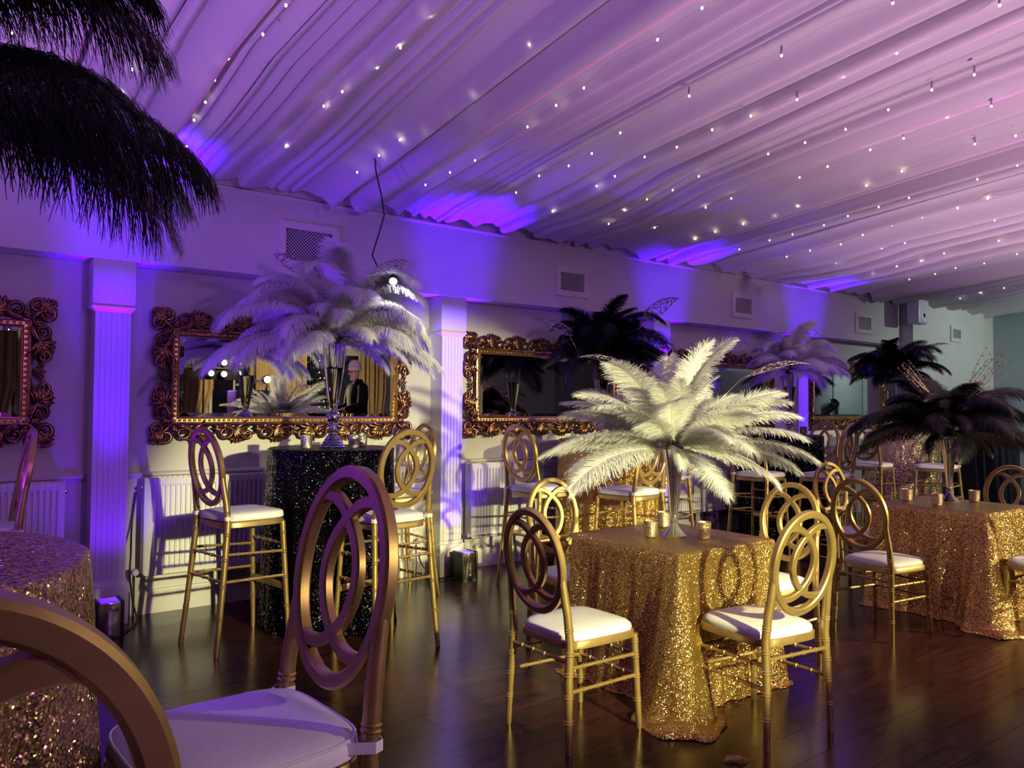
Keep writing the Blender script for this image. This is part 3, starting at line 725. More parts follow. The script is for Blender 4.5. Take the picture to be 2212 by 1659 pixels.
def square_cloth(t, top_z, hw, m, seed, pools):
    """floor-length square cloth: straight sides, corners falling into flared cones that spill on the floor"""
    f = fold_noise(seed); q = random.Random(seed); rs = []
    per = []; ne = 56; cr = 0.018
    for side in range(4):
        for i in range(ne):
            s = -1+2*(i+0.5)/ne
            s = math.copysign(abs(s)**0.75, s)                     # crowd points at the corners
            x, y = hw, s*hw
            d = hw-abs(y)
            ang = side*PI/2
            nx, ny = 1.0, 0.0
            wgt = math.exp(-(d/0.05)**2)*0.7
            ny = math.copysign(wgt, y); L = math.hypot(nx, ny); nx /= L; ny /= L
            if d < cr: x -= (cr-d)**2/(2*cr)*0.6
            c, sn = math.cos(ang), math.sin(ang)
            ci = (side + (0 if y > 0 else -1)) % 4
            per.append((x*c-y*sn, x*sn+y*c, nx*c-ny*sn, nx*sn+ny*c, d, ci, side, s))
    n = len(per)
    rs.append([(px*0.02, py*0.02, top_z) for px, py, *_ in per]); rs.append([(px*0.5, py*0.5, top_z) for px, py, *_ in per])
    rs.append([(px*0.985, py*0.985, top_z) for px, py, *_ in per])
    rs.append([(px*1.008, py*1.008, top_z-0.006) for px, py, *_ in per])
    K = 16
    for k in range(1, K+1):
        u = k/K; z = (top_z-0.008)*(1-u)+0.006; row = []
        for px, py, nx, ny, d, ci, side, s in per:
            cone = math.exp(-(d/(0.07+0.075*u))**2)
            a = math.atan2(py, px)
            fold = 0.020*u**0.9*(f(a)+0.4*math.sin(38*s+5*u+seed))
            off = 0.008+0.022*u+fold+cone*(0.025+0.15*pools[ci])*u**1.35
            # hollow beside each cone
            off -= 0.022*pools[ci]*u*math.exp(-((d-0.24)/0.08)**2)
            row.append((px+nx*off, py+ny*off, z))
        rs.append(row)
    for e, zz in ((0.020, 0.020), (0.045, 0.034), (0.072, 0.030), (0.090, 0.014), (0.094, 0.003)):
        row = []
        for (px, py, nx, ny, d, ci, side, s), prev in zip(per, rs[3+K]):
            cone = math.exp(-(d/0.13)**2)*pools[ci]
            wob = 1+0.30*math.sin(31*s+side+seed)
            g = e*(0.07+cone*1.15)*wob
            row.append((prev[0]+nx*g, prev[1]+ny*g, max(0.003, zz*(0.06+cone*(1.1+0.6*math.sin(23*s+2*side))))))
        rs.append(row)
    b = MB(); b.rings(rs, True, True); b.f = b.f[:-1]; b.m = b.m[:-1]
    return b.obj('sequin_cloth', m, t, True, None)
HB = 1.17
def highboy(label, x, y, m, seed, r=0.435, grp='round highboy tables in sequin cloths'):
    t = thing('highboy_table', label, 'table', (x, y, 0), 0, grp)
    table_core(t, HB, r-0.002, False); round_cloth(t, HB, r, m, seed); return t
highboy('round black sequin highboy under the first big mirror', 2.20, 4.95, SEQB, 3, 0.415)
highboy('bright gold sequin highboy behind the low white plumes', 4.95, 5.12, SEQG, 5)
highboy('round black sequin highboy with a blue-lit top right of the low white plumes', 7.66, 5.12, SEQB, 8)
highboy('pale gold sequin highboy behind the second square table', 10.12, 5.0, SEQT, 11, 0.435)
highboy('black highboy farthest right, in dull cloth beside the far vase', 12.30, 4.85, mat('black_cloth', (0.004, 0.005, 0.008), 0.85, bump=(300, 0.2)), 14, 0.40)
highboy('dull copper-gold sequin highboy in the left foreground, purple-lit top', -0.19, 1.74, SEQL, 17, 0.445)
def square_table(label, x0, x1, y0, y1, m, seed, pools):
    t = thing('square_table', label, 'table', ((x0+x1)/2, (y0+y1)/2, 0), 0, 'square tables in gold sequin cloths')
    hw = ((x1-x0)+(y1-y0))/4
    table_core(t, 0.76, hw-0.004, True); square_cloth(t, 0.76, hw, m, seed, pools); return t
square_table('square table in bright gold sequins with the low white plumes', 2.862, 3.632, 2.474, 3.235, SEQG, 2, (0.15, 0.15, 1.0, 0.15))
square_table('square table in brown-gold sequins at right with the low black plumes', 5.69, 6.46, 2.235, 3.035, sequin('amber_sequins', (0.46, 0.26, 0.08), (0.80, 0.52, 0.20), 330, 1.25), 6, (0.1, 0.2, 0.8, 0.5))

# ------------------------------------------------------------------ votive candle holders
def votive(label, x, y, z, m, group):
    t = thing('candle_holder', label, 'candle holder', (x, y, z), 0, group)
    b = MB(); b.lathe([(0.026, 0), (0.034, 0.004), (0.037, 0.02), (0.0395, 0.085), (0.0405, 0.088), (0.0385, 0.088), (0.034, 0.014), (0.004, 0.012)], 24); b.obj('glass_cup', m, t)
    b = MB(); b.lathe([(0.019, 0.013), (0.019, 0.030), (0.004, 0.031)], 14); b.obj('tea_light', WAX, t)
    b = MB(); b.lathe([(0.0006, 0.031), (0.004, 0.037), (0.0025, 0.046), (0.0005, 0.054)], 8); b.obj('flame', FLAME, t)
    return t
VG = 'mercury glass votives'
vt = votive('gold votive left of the silver vase foot, near square table', 3.118, 2.887, 0.76, MERC, VG)
for x, y, z, lb in [(3.445, 3.09, 0.76, 'gold votive behind the silver vase foot, near square table'), (3.32, 2.695, 0.76, 'gold votive right of the silver vase foot, near square table'),
    (6.017, 2.93, 0.76, 'gold votive left of the vase on the second square table'), (5.895, 2.655, 0.76, 'gold votive in front of the vase on the second square table'), (6.38, 2.60, 0.76, 'gold votive right of the vase on the second square table')]:
    dup(vt, (x, y, z), rng.uniform(0, 360), lb, VG)
vs_ = votive('silver votive left of the vase on the first black highboy', 1.98, 4.86, HB, MERCS, VG)
for x, y, z, lb in [(2.29, 4.80, HB, 'silver votive close right of the vase on the first black highboy'), (2.41, 4.93, HB, 'rear right silver votive on the first black highboy'),
    (8.02, 5.08, HB, 'silver votive at the right edge of the far black highboy'), (9.78, 5.0, HB, 'silver votive left of the vase on the pale gold highboy'), (4.76, 4.95, HB, 'silver votive on the gold highboy behind white plumes')]:
    dup(vs_, (x, y, z), rng.uniform(0, 360), lb, VG)

# ------------------------------------------------------------------ vases
def silver_vase(label, x, y):
    t = thing('trumpet_vase', label, 'vase', (x, y, 0.76), 0, 'silver trumpet vases')
    b = MB(); b.lathe([(0.068, 0), (0.070, 0.004), (0.055, 0.018), (0.030, 0.045), (0.018, 0.062), (0.014, 0.068)], 28); b.obj('foot', SILVER, t)
    b = MB(); b.lathe([(0.014, 0.066), (0.022, 0.074), (0.024, 0.084), (0.016, 0.093), (0.014, 0.098), (0.019, 0.104), (0.018, 0.112)], 20); b.obj('knop', SILVER, t)
    b = MB(); pr = [(0.019, 0.110), (0.024, 0.16), (0.032, 0.25), (0.043, 0.36), (0.060, 0.465), (0.064, 0.472), (0.059, 0.472), (0.040, 0.36), (0.025, 0.22)]
    b.lathe(pr, 48, lobes=8, depth=0.05); b.obj('trumpet', SILVER, t)
    return t
silver_vase('tall silver trumpet vase on the near square table', 3.262, 2.85)
silver_vase('silver trumpet vase on the second square table under black plumes', 6.24, 2.72)
def glass_vase(label, x, y):
    t = thing('glass_vase', label, 'vase', (x, y, HB), 0, 'tall glass vases on chrome stems')
    b = MB()
    b.lathe([(0.085, 0), (0.088, 0.006), (0.078, 0.016), (0.080, 0.020), (0.066, 0.032), (0.068, 0.037), (0.052, 0.052), (0.054, 0.057), (0.040, 0.076), (0.026, 0.094)], 32); b.obj('ribbed_foot', CHROME, t)
    b = MB(); b.lathe([(0.026, 0.092), (0.046, 0.104), (0.048, 0.112), (0.028, 0.124), (0.026, 0.134), (0.040, 0.148), (0.030, 0.160), (0.026, 0.166)], 28); b.obj('stem_rings', CHROME, t)
    b = MB(); b.lathe([(0.022, 0.164)]+[(0.044*math.sin(PI*i/8)+0.004, 0.205-0.042*math.cos(PI*i/8)) for i in range(1, 8)]+[(0.026, 0.25)], 28); b.obj('stem_ball', CHROME, t)
    po = [(0.024, 0.248), (0.034, 0.29), (0.052, 0.40), (0.068, 0.52), (0.074, 0.60), (0.072, 0.68), (0.066, 0.745)]
    pi_ = [(r-0.0035, z) for r, z in po[::-1]]; pi_[-1] = (0.003, 0.262)
    b = MB(); b.lathe(po+pi_, 32); b.obj('glass_bowl', GLASS, t)
    b = MB(); b.lathe([(0.004, 0.266), (0.028, 0.29), (0.0465, 0.40), (0.0625, 0.52), (0.0655, 0.54), (0.004, 0.541)], 28); b.obj('water', WATER, t)
    b = MB(); 
    for k in range(5):
        a = k*1.26; b.tube([(0.010*math.cos(a), 0.010*math.sin(a), 0.30), (0.03*math.cos(a+0.5), 0.03*math.sin(a+0.5), 0.52), (0.045*math.cos(a+0.9), 0.045*math.sin(a+0.9), 0.76)], 0.0025, 5)
    b.obj('quill_bundle', QUILL, t)
    return t
glass_vase('tall clear glass vase on the first black highboy under white plumes', 2.185, 4.91)
glass_vase('glass vase on the gold highboy, hidden under tall black plumes', 4.90, 5.15)
glass_vase('glass vase on the far black highboy under violet plumes', 7.78, 5.10)
glass_vase('glass vase on the pale gold highboy under far black plumes', 10.05, 5.1)
glass_vase('glass vase on the left foreground highboy, outside the frame', -0.19, 1.74)

# ------------------------------------------------------------------ ostrich plumes
def plume_mesh(name, m, e0, bend, L, W, droop, seed, count=330, wid=0.0030, curl=0.2):
    q = random.Random(seed); N = 36
    pts = []; tan = []; x = z = 0.0; y = 0.0
    sway = q.uniform(-0.25, 0.25)
    for i in range(N+1):
        s = i/N; th = R(e0)-R(bend)*s**1.7; az = sway*s*s
        t = Vector((math.cos(th)*math.cos(az), math.cos(th)*math.sin(az), math.sin(th))); pts.append(Vector((x, y, z))); tan.append(t)
        x += t.x*L/N; y += t.y*L/N; z += t.z*L/N
    b = MB(); b.cur = 1
    b.tube(pts, [0.0030*(1-0.85*i/N) for i in range(N+1)], 4)
    b.cur = 0
    def at(s):
        f = s*N; i = min(int(f), N-1); u = f-i
        return pts[i].lerp(pts[i+1], u), tan[i].lerp(tan[i+1], u).normalized()
    vs, fs = [], []
    for side in (-1, 1):
        for k in range(count):
            s = 0.10+0.90*((k+q.random())/count)
            p, t = at(s)
            sd = Vector((-t.y, t.x, 0)); 
            if sd.length < 0.15: sd = Vector((0, 1, 0))
            sd.normalize(); upv = sd.cross(t)*-1
            if upv.z < 0: upv = -upv
            prof = min(1, ((s-0.08)/0.22))**0.8 * (1-0.45*max(0, (s-0.72)/0.28)**1.6)
            ln = W*prof*q.uniform(0.72, 1.12)
            phi = R(q.uniform(48, 66)*(1-0.62*max(0, (s-0.6)/0.4)**1.3))
            d = (t*math.cos(phi)+sd*(side*math.sin(phi))+upv*q.uniform(-0.10, 0.22)).normalized()
            seg = 4; c = p.copy(); o = len(vs); wv = t
            tw = q.uniform(-curl, curl)
            for j in range(seg+1):
                u = j/seg; hwid = wid*0.5*(1-0.72*u)
                vs.append(c-wv*hwid); vs.append(c+wv*hwid)
                d = (d+Vector((0, 0, -droop*(0.25+u)*0.34))+t*tw*0.3+sd*side*(-0.10*u)).normalized()
                c = c+d*(ln/seg)
            for j in range(seg): fs.append((o+2*j, o+2*j+1, o+2*j+3, o+2*j+2))
    b.add(vs, fs)
    return b.mesh(name, [m, QUILL if m is not FBLACK else FBLACK], True, None)
def protos(tagn, m, specs, **kw):
    return [[plume_mesh('plume', m, e0+q*4, bend*(1+0.12*q), L*(1-0.06*q), W, droop, 100*i+q*7+len(tagn), **kw) for q in (0, 1)] for i, (e0, bend, L, W, droop) in enumerate(specs)]
SOFT = [(8, 62, 0.60, 0.135, 1.0), (34, 88, 0.62, 0.145, 1.0), (60, 105, 0.66, 0.145, 0.9), (82, 75, 0.60, 0.125, 0.7)]
STIFF = [(2, 40, 0.62, 0.105, 0.55), (24, 42, 0.60, 0.105, 0.5), (48, 44, 0.60, 0.105, 0.4), (74, 42, 0.54, 0.095, 0.35)]
PW_SOFT = protos('w', FWHITE, SOFT, count=560, wid=0.0048)
PW_STIFF = protos('ws', FWHITE, STIFF, count=480, wid=0.0040, curl=0.4)
PB_LONG = protos('bl', FBLACK, [(14, 60, 0.60, 0.185, 2.0), (36, 86, 0.62, 0.185, 2.0), (58, 100, 0.66, 0.185, 1.8), (80, 75, 0.60, 0.15, 1.5)], count=430, wid=0.0042, curl=0.6)
PB_SOFT = protos('b', FBLACK, SOFT, count=480, wid=0.0052)
def lace_mesh(m, L, W, seed, e0=35, bend=60):
    """leaf-shaped openwork net of wire"""
    q = random.Random(seed); nu, nv = 15, 6; g = []
    x = z = 0; spine = []
    for i in range(nu+1):
        th = R(e0)-R(bend)*(i/nu)**1.4; spine.append((x, z, th)); x += math.cos(th)*L/nu; z += math.sin(th)*L/nu
    P = {}
    for i in range(nu+1):
        s = i/nu; hw = W*math.sin(PI*min(1, s**0.85))**0.8+0.002
        for j in range(nv+1):
            v = -1+2*j/nv; sx, sz, th = spine[i]
            jx = q.uniform(-0.4, 0.4)*L/nu if 0 < i < nu else 0; jv = q.uniform(-0.22, 0.22) if 0 < j < nv else 0
            yy = (v+jv)*hw; P[i, j] = Vector((sx+jx*math.cos(th), yy, sz+jx*math.sin(th)-0.35*yy*yy/max(W, 1e-3)))
    b = MB()
    for i in range(nu+1):
        for j in range(nv+1):
            if i < nu and q.random() > 0.12 or j in (0, nv) and i < nu: b.tube([P[i, j], P[i+1, j]], 0.0022, 3)
            if j < nv and 0 < i < nu and q.random() > 0.25: b.tube([P[i, j], P[i, j+1]], 0.0020, 3)
            if i < nu and j < nv and q.random() > 0.6: b.tube([P[i, j], P[i+1, j+1]], 0.0018, 3)
    b.tube([(0, 0, 0), (-0.10, 0, -0.10), (-0.17, 0, -0.24)], 0.002, 4)
    return b.mesh('lace_leaf', m, True, None)
LACE_ME = [lace_mesh(LACE, 0.34, 0.075, 5), lace_mesh(LACE, 0.30, 0.085, 9, 55, 80)]
def twig_mesh(seed):
    q = random.Random(seed); b = MB()
    for k in range(9):
        a = q.uniform(-0.35, 0.35); e = q.uniform(-0.2, 0.25); p = Vector((0, 0, 0)); d = Vector((0.75, a, 0.66+e)).normalized(); pts = [p]
        for i in range(7):
            d = (d+Vector((q.uniform(-.2, .2), q.uniform(-.25, .25), q.uniform(-.2, .2)))).normalized(); p = p+d*0.055; pts.append(p)
        b.tube(pts, [0.0028-0.0003*i for i in range(8)], 4)
        for i in range(2, 8): b.ball(pts[i]+Vector((q.uniform(-.01, .01), q.uniform(-.01, .01), 0.004)), 0.0055, 5, 4)
    return b.mesh('glitter_twig', TWIG, True, None)
TWIG_ME = twig_mesh(3)
def bouquet(label, loc, pr, rings, seed, extra=(), group='ostrich plume centrepieces', fixed=()):
    q = random.Random(seed); t = thing('plume_centrepiece', label, 'feather arrangement', loc, 0, group)
    b = MB(); b.ball((0, 0, 0.0), 0.05, 12, 8, 1, 1, 0.8); b.obj('foam_ball', BLACKP, t)
    for cls, cnt, a0, scl in rings:
        for i in range(cnt):
            me = pr[cls][q.randrange(2)]; a = a0+360*i/cnt+q.uniform(-13, 13); s = scl*q.uniform(0.88, 1.1)*(0.74 if loc[1] > 4.8 and math.sin(R(a)) > 0.3 else 1.0)
            o = link('plume', me, t); s *= q.choice((0.72, 0.9, 1.0, 1.06)); o.rotation_euler = (R(q.uniform(-28, 28)), R(q.uniform(-13, 10)), R(a)); o.scale = (s, s*q.uniform(0.9, 1.15), s)
            o.location = (0.02*math.cos(R(a)), 0.02*math.sin(R(a)), 0.012*cls)
    for cls, a, s in fixed:
        o = link('plume', pr[cls][0], t); o.rotation_euler = (0, 0, R(a)); o.scale = (s, s, s); o.location = (0.02*math.cos(R(a)), 0.02*math.sin(R(a)), 0.012*cls)
    for e_ in extra:
        kind, a, s, zz = e_[:4]
        o = link('glitter_twig' if kind is TWIG_ME else 'lace_leaf', kind, t)
        o.rotation_euler = (0, 0, R(a)); o.scale = (s, s, s); rad_ = e_[4] if len(e_) > 4 else (0.05 if kind is TWIG_ME else 0.30); o.location = (rad_*math.cos(R(a)), rad_*math.sin(R(a)), zz)
    return t
TOPZ = HB+0.74
bouquet('tall white plumes on the first black highboy, violet-lit at left', (2.185, 4.91, TOPZ), PW_SOFT, [(0, 14, 10, 1.2), (1, 16, 30, 1.2), (2, 14, 5, 1.14), (3, 8, 50, 1.1)], 11,
        [(LACE_ME[0], 210, 1.3, 0.37, 0.20), (LACE_ME[1], 290, 1.2, 0.33, 0.34)], fixed=[(0, 188, 1.5), (0, 174, 1.35), (0, 205, 1.4), (1, 190, 1.4), (0, 225, 1.3), (1, 300, 1.2), (0, 335, 1.25)])
bouquet('low white plumes in the silver vase on the near square table', (3.262, 2.85, 0.76+0.475), PW_STIFF, [(0, 15, 0, 1.16), (1, 18, 14, 1.14), (2, 16, 40, 1.08), (3, 9, 10, 1.1)], 23,
        [(LACE_ME[0], -42, 1.15, 0.38, 0.36), (LACE_ME[0], 150, 1.0, 0.42, 0.22)])
bouquet('tall black plumes on the gold highboy before the second mirror', (4.90, 5.15, TOPZ), PB_SOFT, [(0, 13, 0, 1.18), (1, 15, 20, 1.18), (2, 14, 10, 1.1), (3, 8, 40, 0.95)], 31,
        [(LACE_ME[0], 195, 1.3, 0.16, 0.52), (LACE_ME[1], 275, 1.4, 0.30, 0.50)])
bouquet('violet-lit white plumes on the far black highboy', (7.78, 5.10, TOPZ-0.02), PW_SOFT, [(0, 9, 0, 1.0), (1, 11, 20, 1.05), (2, 9, 0, 1.0), (3, 6, 30, 1.0)], 41,
        [(TWIG_ME, -40, 1.2, 0.12)])
bouquet('far black plumes on the pale gold highboy below the wall speaker', (10.05, 5.1, TOPZ), PB_SOFT, [(0, 12, 0, 1.18), (1, 12, 20, 1.18), (2, 11, 10, 1.1), (3, 7, 40, 1.1)], 53,
        [(LACE_ME[0], 290, 1.2, 0.3)])
bouquet('low black plumes with gold twigs on the second square table', (6.24, 2.72, 0.76+0.53), PB_SOFT, [(0, 10, 0, 1.02), (1, 15, 20, 1.1), (2, 13, 10, 1.05), (3, 7, 40, 0.85)], 61,
        [(TWIG_ME, 135, 1.1, 0.2), (TWIG_ME, -72, 1.25, 0.22)])
bouquet('near black plumes hanging in at the top left corner', (-0.19, 1.74, TOPZ+0.08), PB_LONG, [], 71,
        [(TWIG_ME, -40, 0.9, 0.16)], fixed=[(0, -26, 1.06), (0, 19, 1.15), (2, 8, 1.05), (2, -24, 0.95), (1, 8, 0.95), (0, -5, 1.0), (0, 70, 1.1), (0, 110, 1.15), (0, 150, 1.1), (0, 190, 1.15), (0, 230, 1.1), (1, 90, 1.15), (1, 135, 1.1), (1, 180, 1.15), (1, 225, 1.1), (2, 110, 1.1), (2, 170, 1.1), (2, 230, 1.1), (3, 100, 0.9), (3, 200, 0.9)])

# ------------------------------------------------------------------ uplights and cables at the pilasters
def uplight(label, x, y):
    t = thing('led_uplight', label, 'uplight', (x, y, 0), 0, 'floor uplights at the pilasters')
    b = MB(); b.bbox(-0.065, -0.075, 0.012, 0.065, 0.075, 0.225, 0.006); b.obj('housing', CHROME, t)
    b = MB()
    for s in (-1, 1): b.bbox(s*0.068-0.010, -0.08, 0, s*0.068+0.010, 0.08, 0.232, 0.003)
    b.box(-0.06, -0.08, 0.0, 0.06, 0.08, 0.014); b.obj('side_rails', BLACKP, t)
    b = MB(); b.box(-0.05, -0.06, 0.226, 0.05, 0.06, 0.229); b.obj('lens', UPGLOW, t, False)
    b = MB(); b.lathe([(0.012, 0), (0.012, 0.006), (0.004, 0.007)], 12); o = b.obj('socket', WHITEP, t); o.location = (0, -0.0755, 0.045); o.rotation_euler = (PI/2, 0, 0)
    return t
for i, (x, lb) in enumerate([(-1.70, 'uplight at the pilaster beyond the left edge'), (0.925, 'black and chrome uplight at the foot of the first pilaster'), (3.66, 'black and chrome uplight at the foot of the second pilaster'),
        (6.28, 'uplight at the foot of the third pilaster, behind the silver vase'), (8.965, 'uplight at the foot of the fourth pilaster')]):
    uplight(lb, x, UPY[i])
def cable(label, pts, r=0.006, m=CORD, name='power_cable'):
    P = [Vector(p) for p in pts]; out = []
    for i in range(len(P)-1):
        p0, p1, p2, p3 = P[max(i-1, 0)], P[i], P[i+1], P[min(i+2, len(P)-1)]
        for j in range(6):
            u = j/6; out.append(0.5*((2*p1)+(p2-p0)*u+(2*p0-5*p1+4*p2-p3)*u*u+(3*p1-p0-3*p2+p3)*u**3))
    out.append(P[-1]); b = MB(); b.tube(out, r, 6); return tag(b.obj(name, m), label, 'cable')
cable('black cable looping down from the radiator to the first uplight', [(1.155, 5.83, 0.85), (1.13, 5.82, 0.62), (1.105, 5.70, 0.45), (1.10, 5.69, 0.32), (1.12, 5.70, 0.15), (1.15, 5.70, 0.012), (1.12, 5.62, 0.006), (1.06, 5.48, 0.006), (1.0, 5.41, 0.02)])
cable('black cable running to the second uplight from the black highboy', [(3.30, 5.66, 0.21), (3.34, 5.66, 0.12), (3.42, 5.60, 0.03), (3.52, 5.52, 0.008), (3.585, 5.50, 0.02)])
# hanging lamp beside the tall white plumes
t = thing('hanging_lamp', 'small bright lamp on a black cord in front of the tall white plumes', 'lamp', (2.41, 4.50, 2.275))
b = MB(); b.lathe([(0.012, 0.055), (0.028, 0.04), (0.036, 0.0), (0.034, -0.012), (0.026, -0.012), (0.024, 0.02)], 18); hd = b.obj('lamp_head', BLACKP, t); hd.rotation_euler = (R(-55), 0, R(-35))
b = MB(); b.ball((0, 0, -0.008), 0.024, 10, 8); o = b.obj('bulb', LAMPW, t); o.rotation_euler = (R(-55), 0, R(-35))
lamp('hanging_lamp_light', 'SPOT', (2.44, 4.40, 2.22), (2.35, 4.6, 1.5), 15, (0.95, 0.92, 1.0), spot_size=R(125), spot_blend=0.5, shadow_soft_size=0.02)
b = MB(); pts = [(-0.02, 0.03, 0.05), (-0.09, 0.06, 0.10), (-0.105, 0.10, 0.17), (-0.04, 0.12, 0.35), (0.0, 0.14, 0.46), (-0.02, 0.14, 0.58), (-0.055, 0.16, 0.75), (-0.06, 0.18, 0.90)]
P = [Vector(p) for p in pts]; b.tube(P, 0.005, 6); b.obj('cord', CORD, t)

# ------------------------------------------------------------------ gathered ceiling drape and its fairy lights
def drape_z(x, y):
    u = (5.52-y)/6.5
    base = 3.10+0.42*math.sin(min(1, u)*PI*0.5)
    return base
dq = random.Random(4)
fold_x = []; xx = -3.0
while xx < 14.7:
    wd = dq.choice((0.07, 0.10, 0.14, 0.19, 0.27))*dq.uniform(0.8, 1.25); fold_x.append((xx, wd, dq.uniform(0.45, 1.15), dq.choice((0.34, 0.42, 0.6, 1.7, 2.4, 3.0)))); xx += wd
def drape_fold(x, i):
    x0, wd, amp, sk = fold_x[i]; u = (x-x0)/wd
    u2 = u**sk if u > 0 else 0
    return -amp*math.sin(PI*u2)*(0.42*wd+0.010)
b = MB(); XS = []
for i, (x0, wd, amp, sk) in enumerate(fold_x):
    n = 9
    for j in range(n):
        t_ = j/n; t_ = t_**(1/sk) if 0.3 < sk < 4 else t_
        XS.append((x0+wd*t_, i))
ny = 30; rows = []
for k in range(ny+1):
    u = k/ny; row = []
    for x, i in XS:
        ang = 0.055*math.sin(0.9*x+1.3)+0.03*math.sin(2.3*x)
        yedge = 5.54+0.025*math.sin(4.1*x)+0.02*math.sin(9.7*x)
        y = yedge+(-4.4-yedge)*u
        gather = 0.75+0.45*math.sin(PI*min(1, u*2.2)) if u < 0.45 else 1.2
        sag = -0.035*math.sin(PI*min(1, u*6))*(1+math.sin(1.7*x))
        z = drape_z(x, y)+drape_fold(x, i)*gather+sag+0.012*math.sin(5*x+9*u)
        if k == 0: z -= 0.03+0.02*math.sin(3.7*x)*math.sin(7.9*x)
        row.append((x+ang*(5.5-y)*0.5+0.02*math.sin(11*u+x*3), y, z))
    rows.append(row)
b.rings(rows, False, False)
dr_ = tag(b.obj('ceiling_drape', DRAPE, None, True, None), 'pleated sheer white drape lining the whole ceiling', 'drape')
# strings of fairy lights run between folds, each one thing with its bulbs
bm_ = MB(); bm_.ball((0, 0, 0), 0.0062, 6, 5, 1, 1, 1.25); BULB_ME = bm_.mesh('bulb', BULB, True, None)
bm_ = MB(); bm_.lathe([(0.0055, 0.006), (0.0065, 0.02), (0.0065, 0.048), (0.004, 0.052)], 8); SOCK_ME = bm_.mesh('bulb_socket', WIRE, True, None)
ORD = 'first second third fourth fifth sixth seventh eighth ninth tenth eleventh twelfth thirteenth fourteenth fifteenth sixteenth seventeenth eighteenth nineteenth'.split()
fx = [0.25, 0.75, 1.20, 1.75, 2.35, 2.85, 3.45, 3.95, 4.6, 5.15, 5.8, 6.5, 7.2, 7.9, 8.8, 9.7, 10.6, 11.6, 12.6]
for si, x in enumerate(fx):
    q = random.Random(900+si); ya, yb = q.uniform(4.9, 5.2), q.uniform(-0.3, 0.6)
    if x > 6: yb = q.uniform(0.8, 1.6)
    n = int((ya-yb)/0.27); pts = []
    zoff = [q.uniform(-0.015, 0.02) for _ in range(n+1)]
    for k in range(n+1):
        y = ya+(yb-ya)*k/n; xk = x+0.05*math.sin(k*0.7+si)+q.uniform(-.02, .02)
        pts.append((xk, y, drape_z(xk, y)-0.085-0.02*abs(math.sin(k*1.9))+zoff[k]))
    t = thing('fairy_light_string', 'fairy light string under the ceiling drape, '+ORD[si]+' from the left', 'fairy lights', (0, 0, 0), 0, 'fairy light strings under the ceiling drape')
    b = MB(); b.tube(pts, 0.0007, 4); b.obj('wire', WIRE, t)
    for k, p in enumerate(pts[1:-1]):
        if q.random() < 0.12: continue
        o = link('bulb', BULB_ME, t); o.location = (p[0]+q.uniform(-.015, .015), p[1]+q.uniform(-.03, .03), p[2]-0.012)
        if x > 3.2 and p[1] < 3.0 and q.random() < 0.5:
            s = link('bulb_socket', SOCK_ME, t); s.location = o.location

# ------------------------------------------------------------------ the other side of the room, seen in the mirrors
def curtain(label, x0, x1, y, z1, seed):
    q = random.Random(seed); n = int((x1-x0)/0.022); rs = []
    ph = [q.uniform(0, 6.28) for _ in range(3)]
    for z in (0.02, 0.6, 1.2, 1.8, 2.4, z1):
        pinch = 1-0.25*math.exp(-((z-1.15)/0.35)**2)
        rs.append([(((x0+x1)/2+((x0+(x1-x0)*i/n)-(x0+x1)/2)*pinch), y+0.035*math.sin(52*(x0+(x1-x0)*i/n)+ph[0])+0.02*math.sin(23*(x1-x0)*i/n+ph[1]), z) for i in range(n+1)])
    b = MB(); b.rings(rs, False, False)
    return tag(b.obj('curtain', CURTAIN, None, True, None), label, 'curtain', 'gold curtains opposite the mirrors')
for i, (a, e, lb) in enumerate([(3.25, 4.75, 'gold curtain reflected at the left of the first big mirror'), (5.62, 6.75, 'gold curtain reflected in the middle of the first big mirror'), (8.08, 8.75, 'gold curtain reflected at the right of the first big mirror'),
        (0.2, 1.25, 'gold curtain reflected in the cut-off left mirror'), (10.5, 11.4, 'gold curtain opposite the second mirror'), (-1.6, -0.3, 'gold curtain opposite the left corner')]):
    curtain(lb, a, e, Y0+0.18, 2.85, 40+i)
# fairy light curtain on the dark window
for k in range(5):
    x = 7.0+0.12*k; q = random.Random(300+k)
    t = thing('light_strand', ORD[k]+' strand from the left of lights in the reflected dark window', 'fairy lights', (x, Y0+0.35, 0), 0, 'strands of lights in the dark window')
    pts = [(q.uniform(-.02, .02), 0, 2.6-0.13*i) for i in range(15)]
    b = MB(); b.tube(pts, 0.0015, 4); b.obj('wire', CORD, t)
    for p in pts[1:]:
        if q.random() < 0.75:
            o = link('bulb', BULB_ME, t); o.location = p; o.scale = (1.2,)*3
# lamp stand with the yellow spot
def stand(label, x, y, z, rz, head_em, zb=0.0):
    z -= zb
    t = thing('lamp_stand', label, 'stage lamp', (x, y, zb), rz)
    b = MB(); b.tube([(0, 0, 0.25), (0, 0, z-0.10)], 0.016, 10); b.obj('pole', BLACKP, t)
    for k in range(3):
        a = k*2.094; b = MB(); b.tube([(0, 0, 0.55), (0.40*math.cos(a), 0.40*math.sin(a), 0.012)], 0.011, 8); b.obj('leg', BLACKP, t)
    b = MB(); b.lathe([(0.05, -0.12), (0.075, -0.08), (0.085, 0.06), (0.085, 0.075), (0.07, 0.07), (0.06, 0.0)], 20); o = b.obj('lamp_housing', BLACKP, t); o.location = (0, 0, z); o.rotation_euler = (-PI/2, 0, 0)
    b = MB(); b.lathe([(0.062, 0.045), (0.05, 0.056), (0.004, 0.06)], 20); o2 = b.obj('lamp_lens', head_em, t); o2.location = (0, 0, z); o2.rotation_euler = (-PI/2, 0, 0)
    return t
stand('yellow stage lamp on a tripod, glowing in the first big mirror', 4.85, -2.16, 1.92, 0, LAMPG, 0.34)
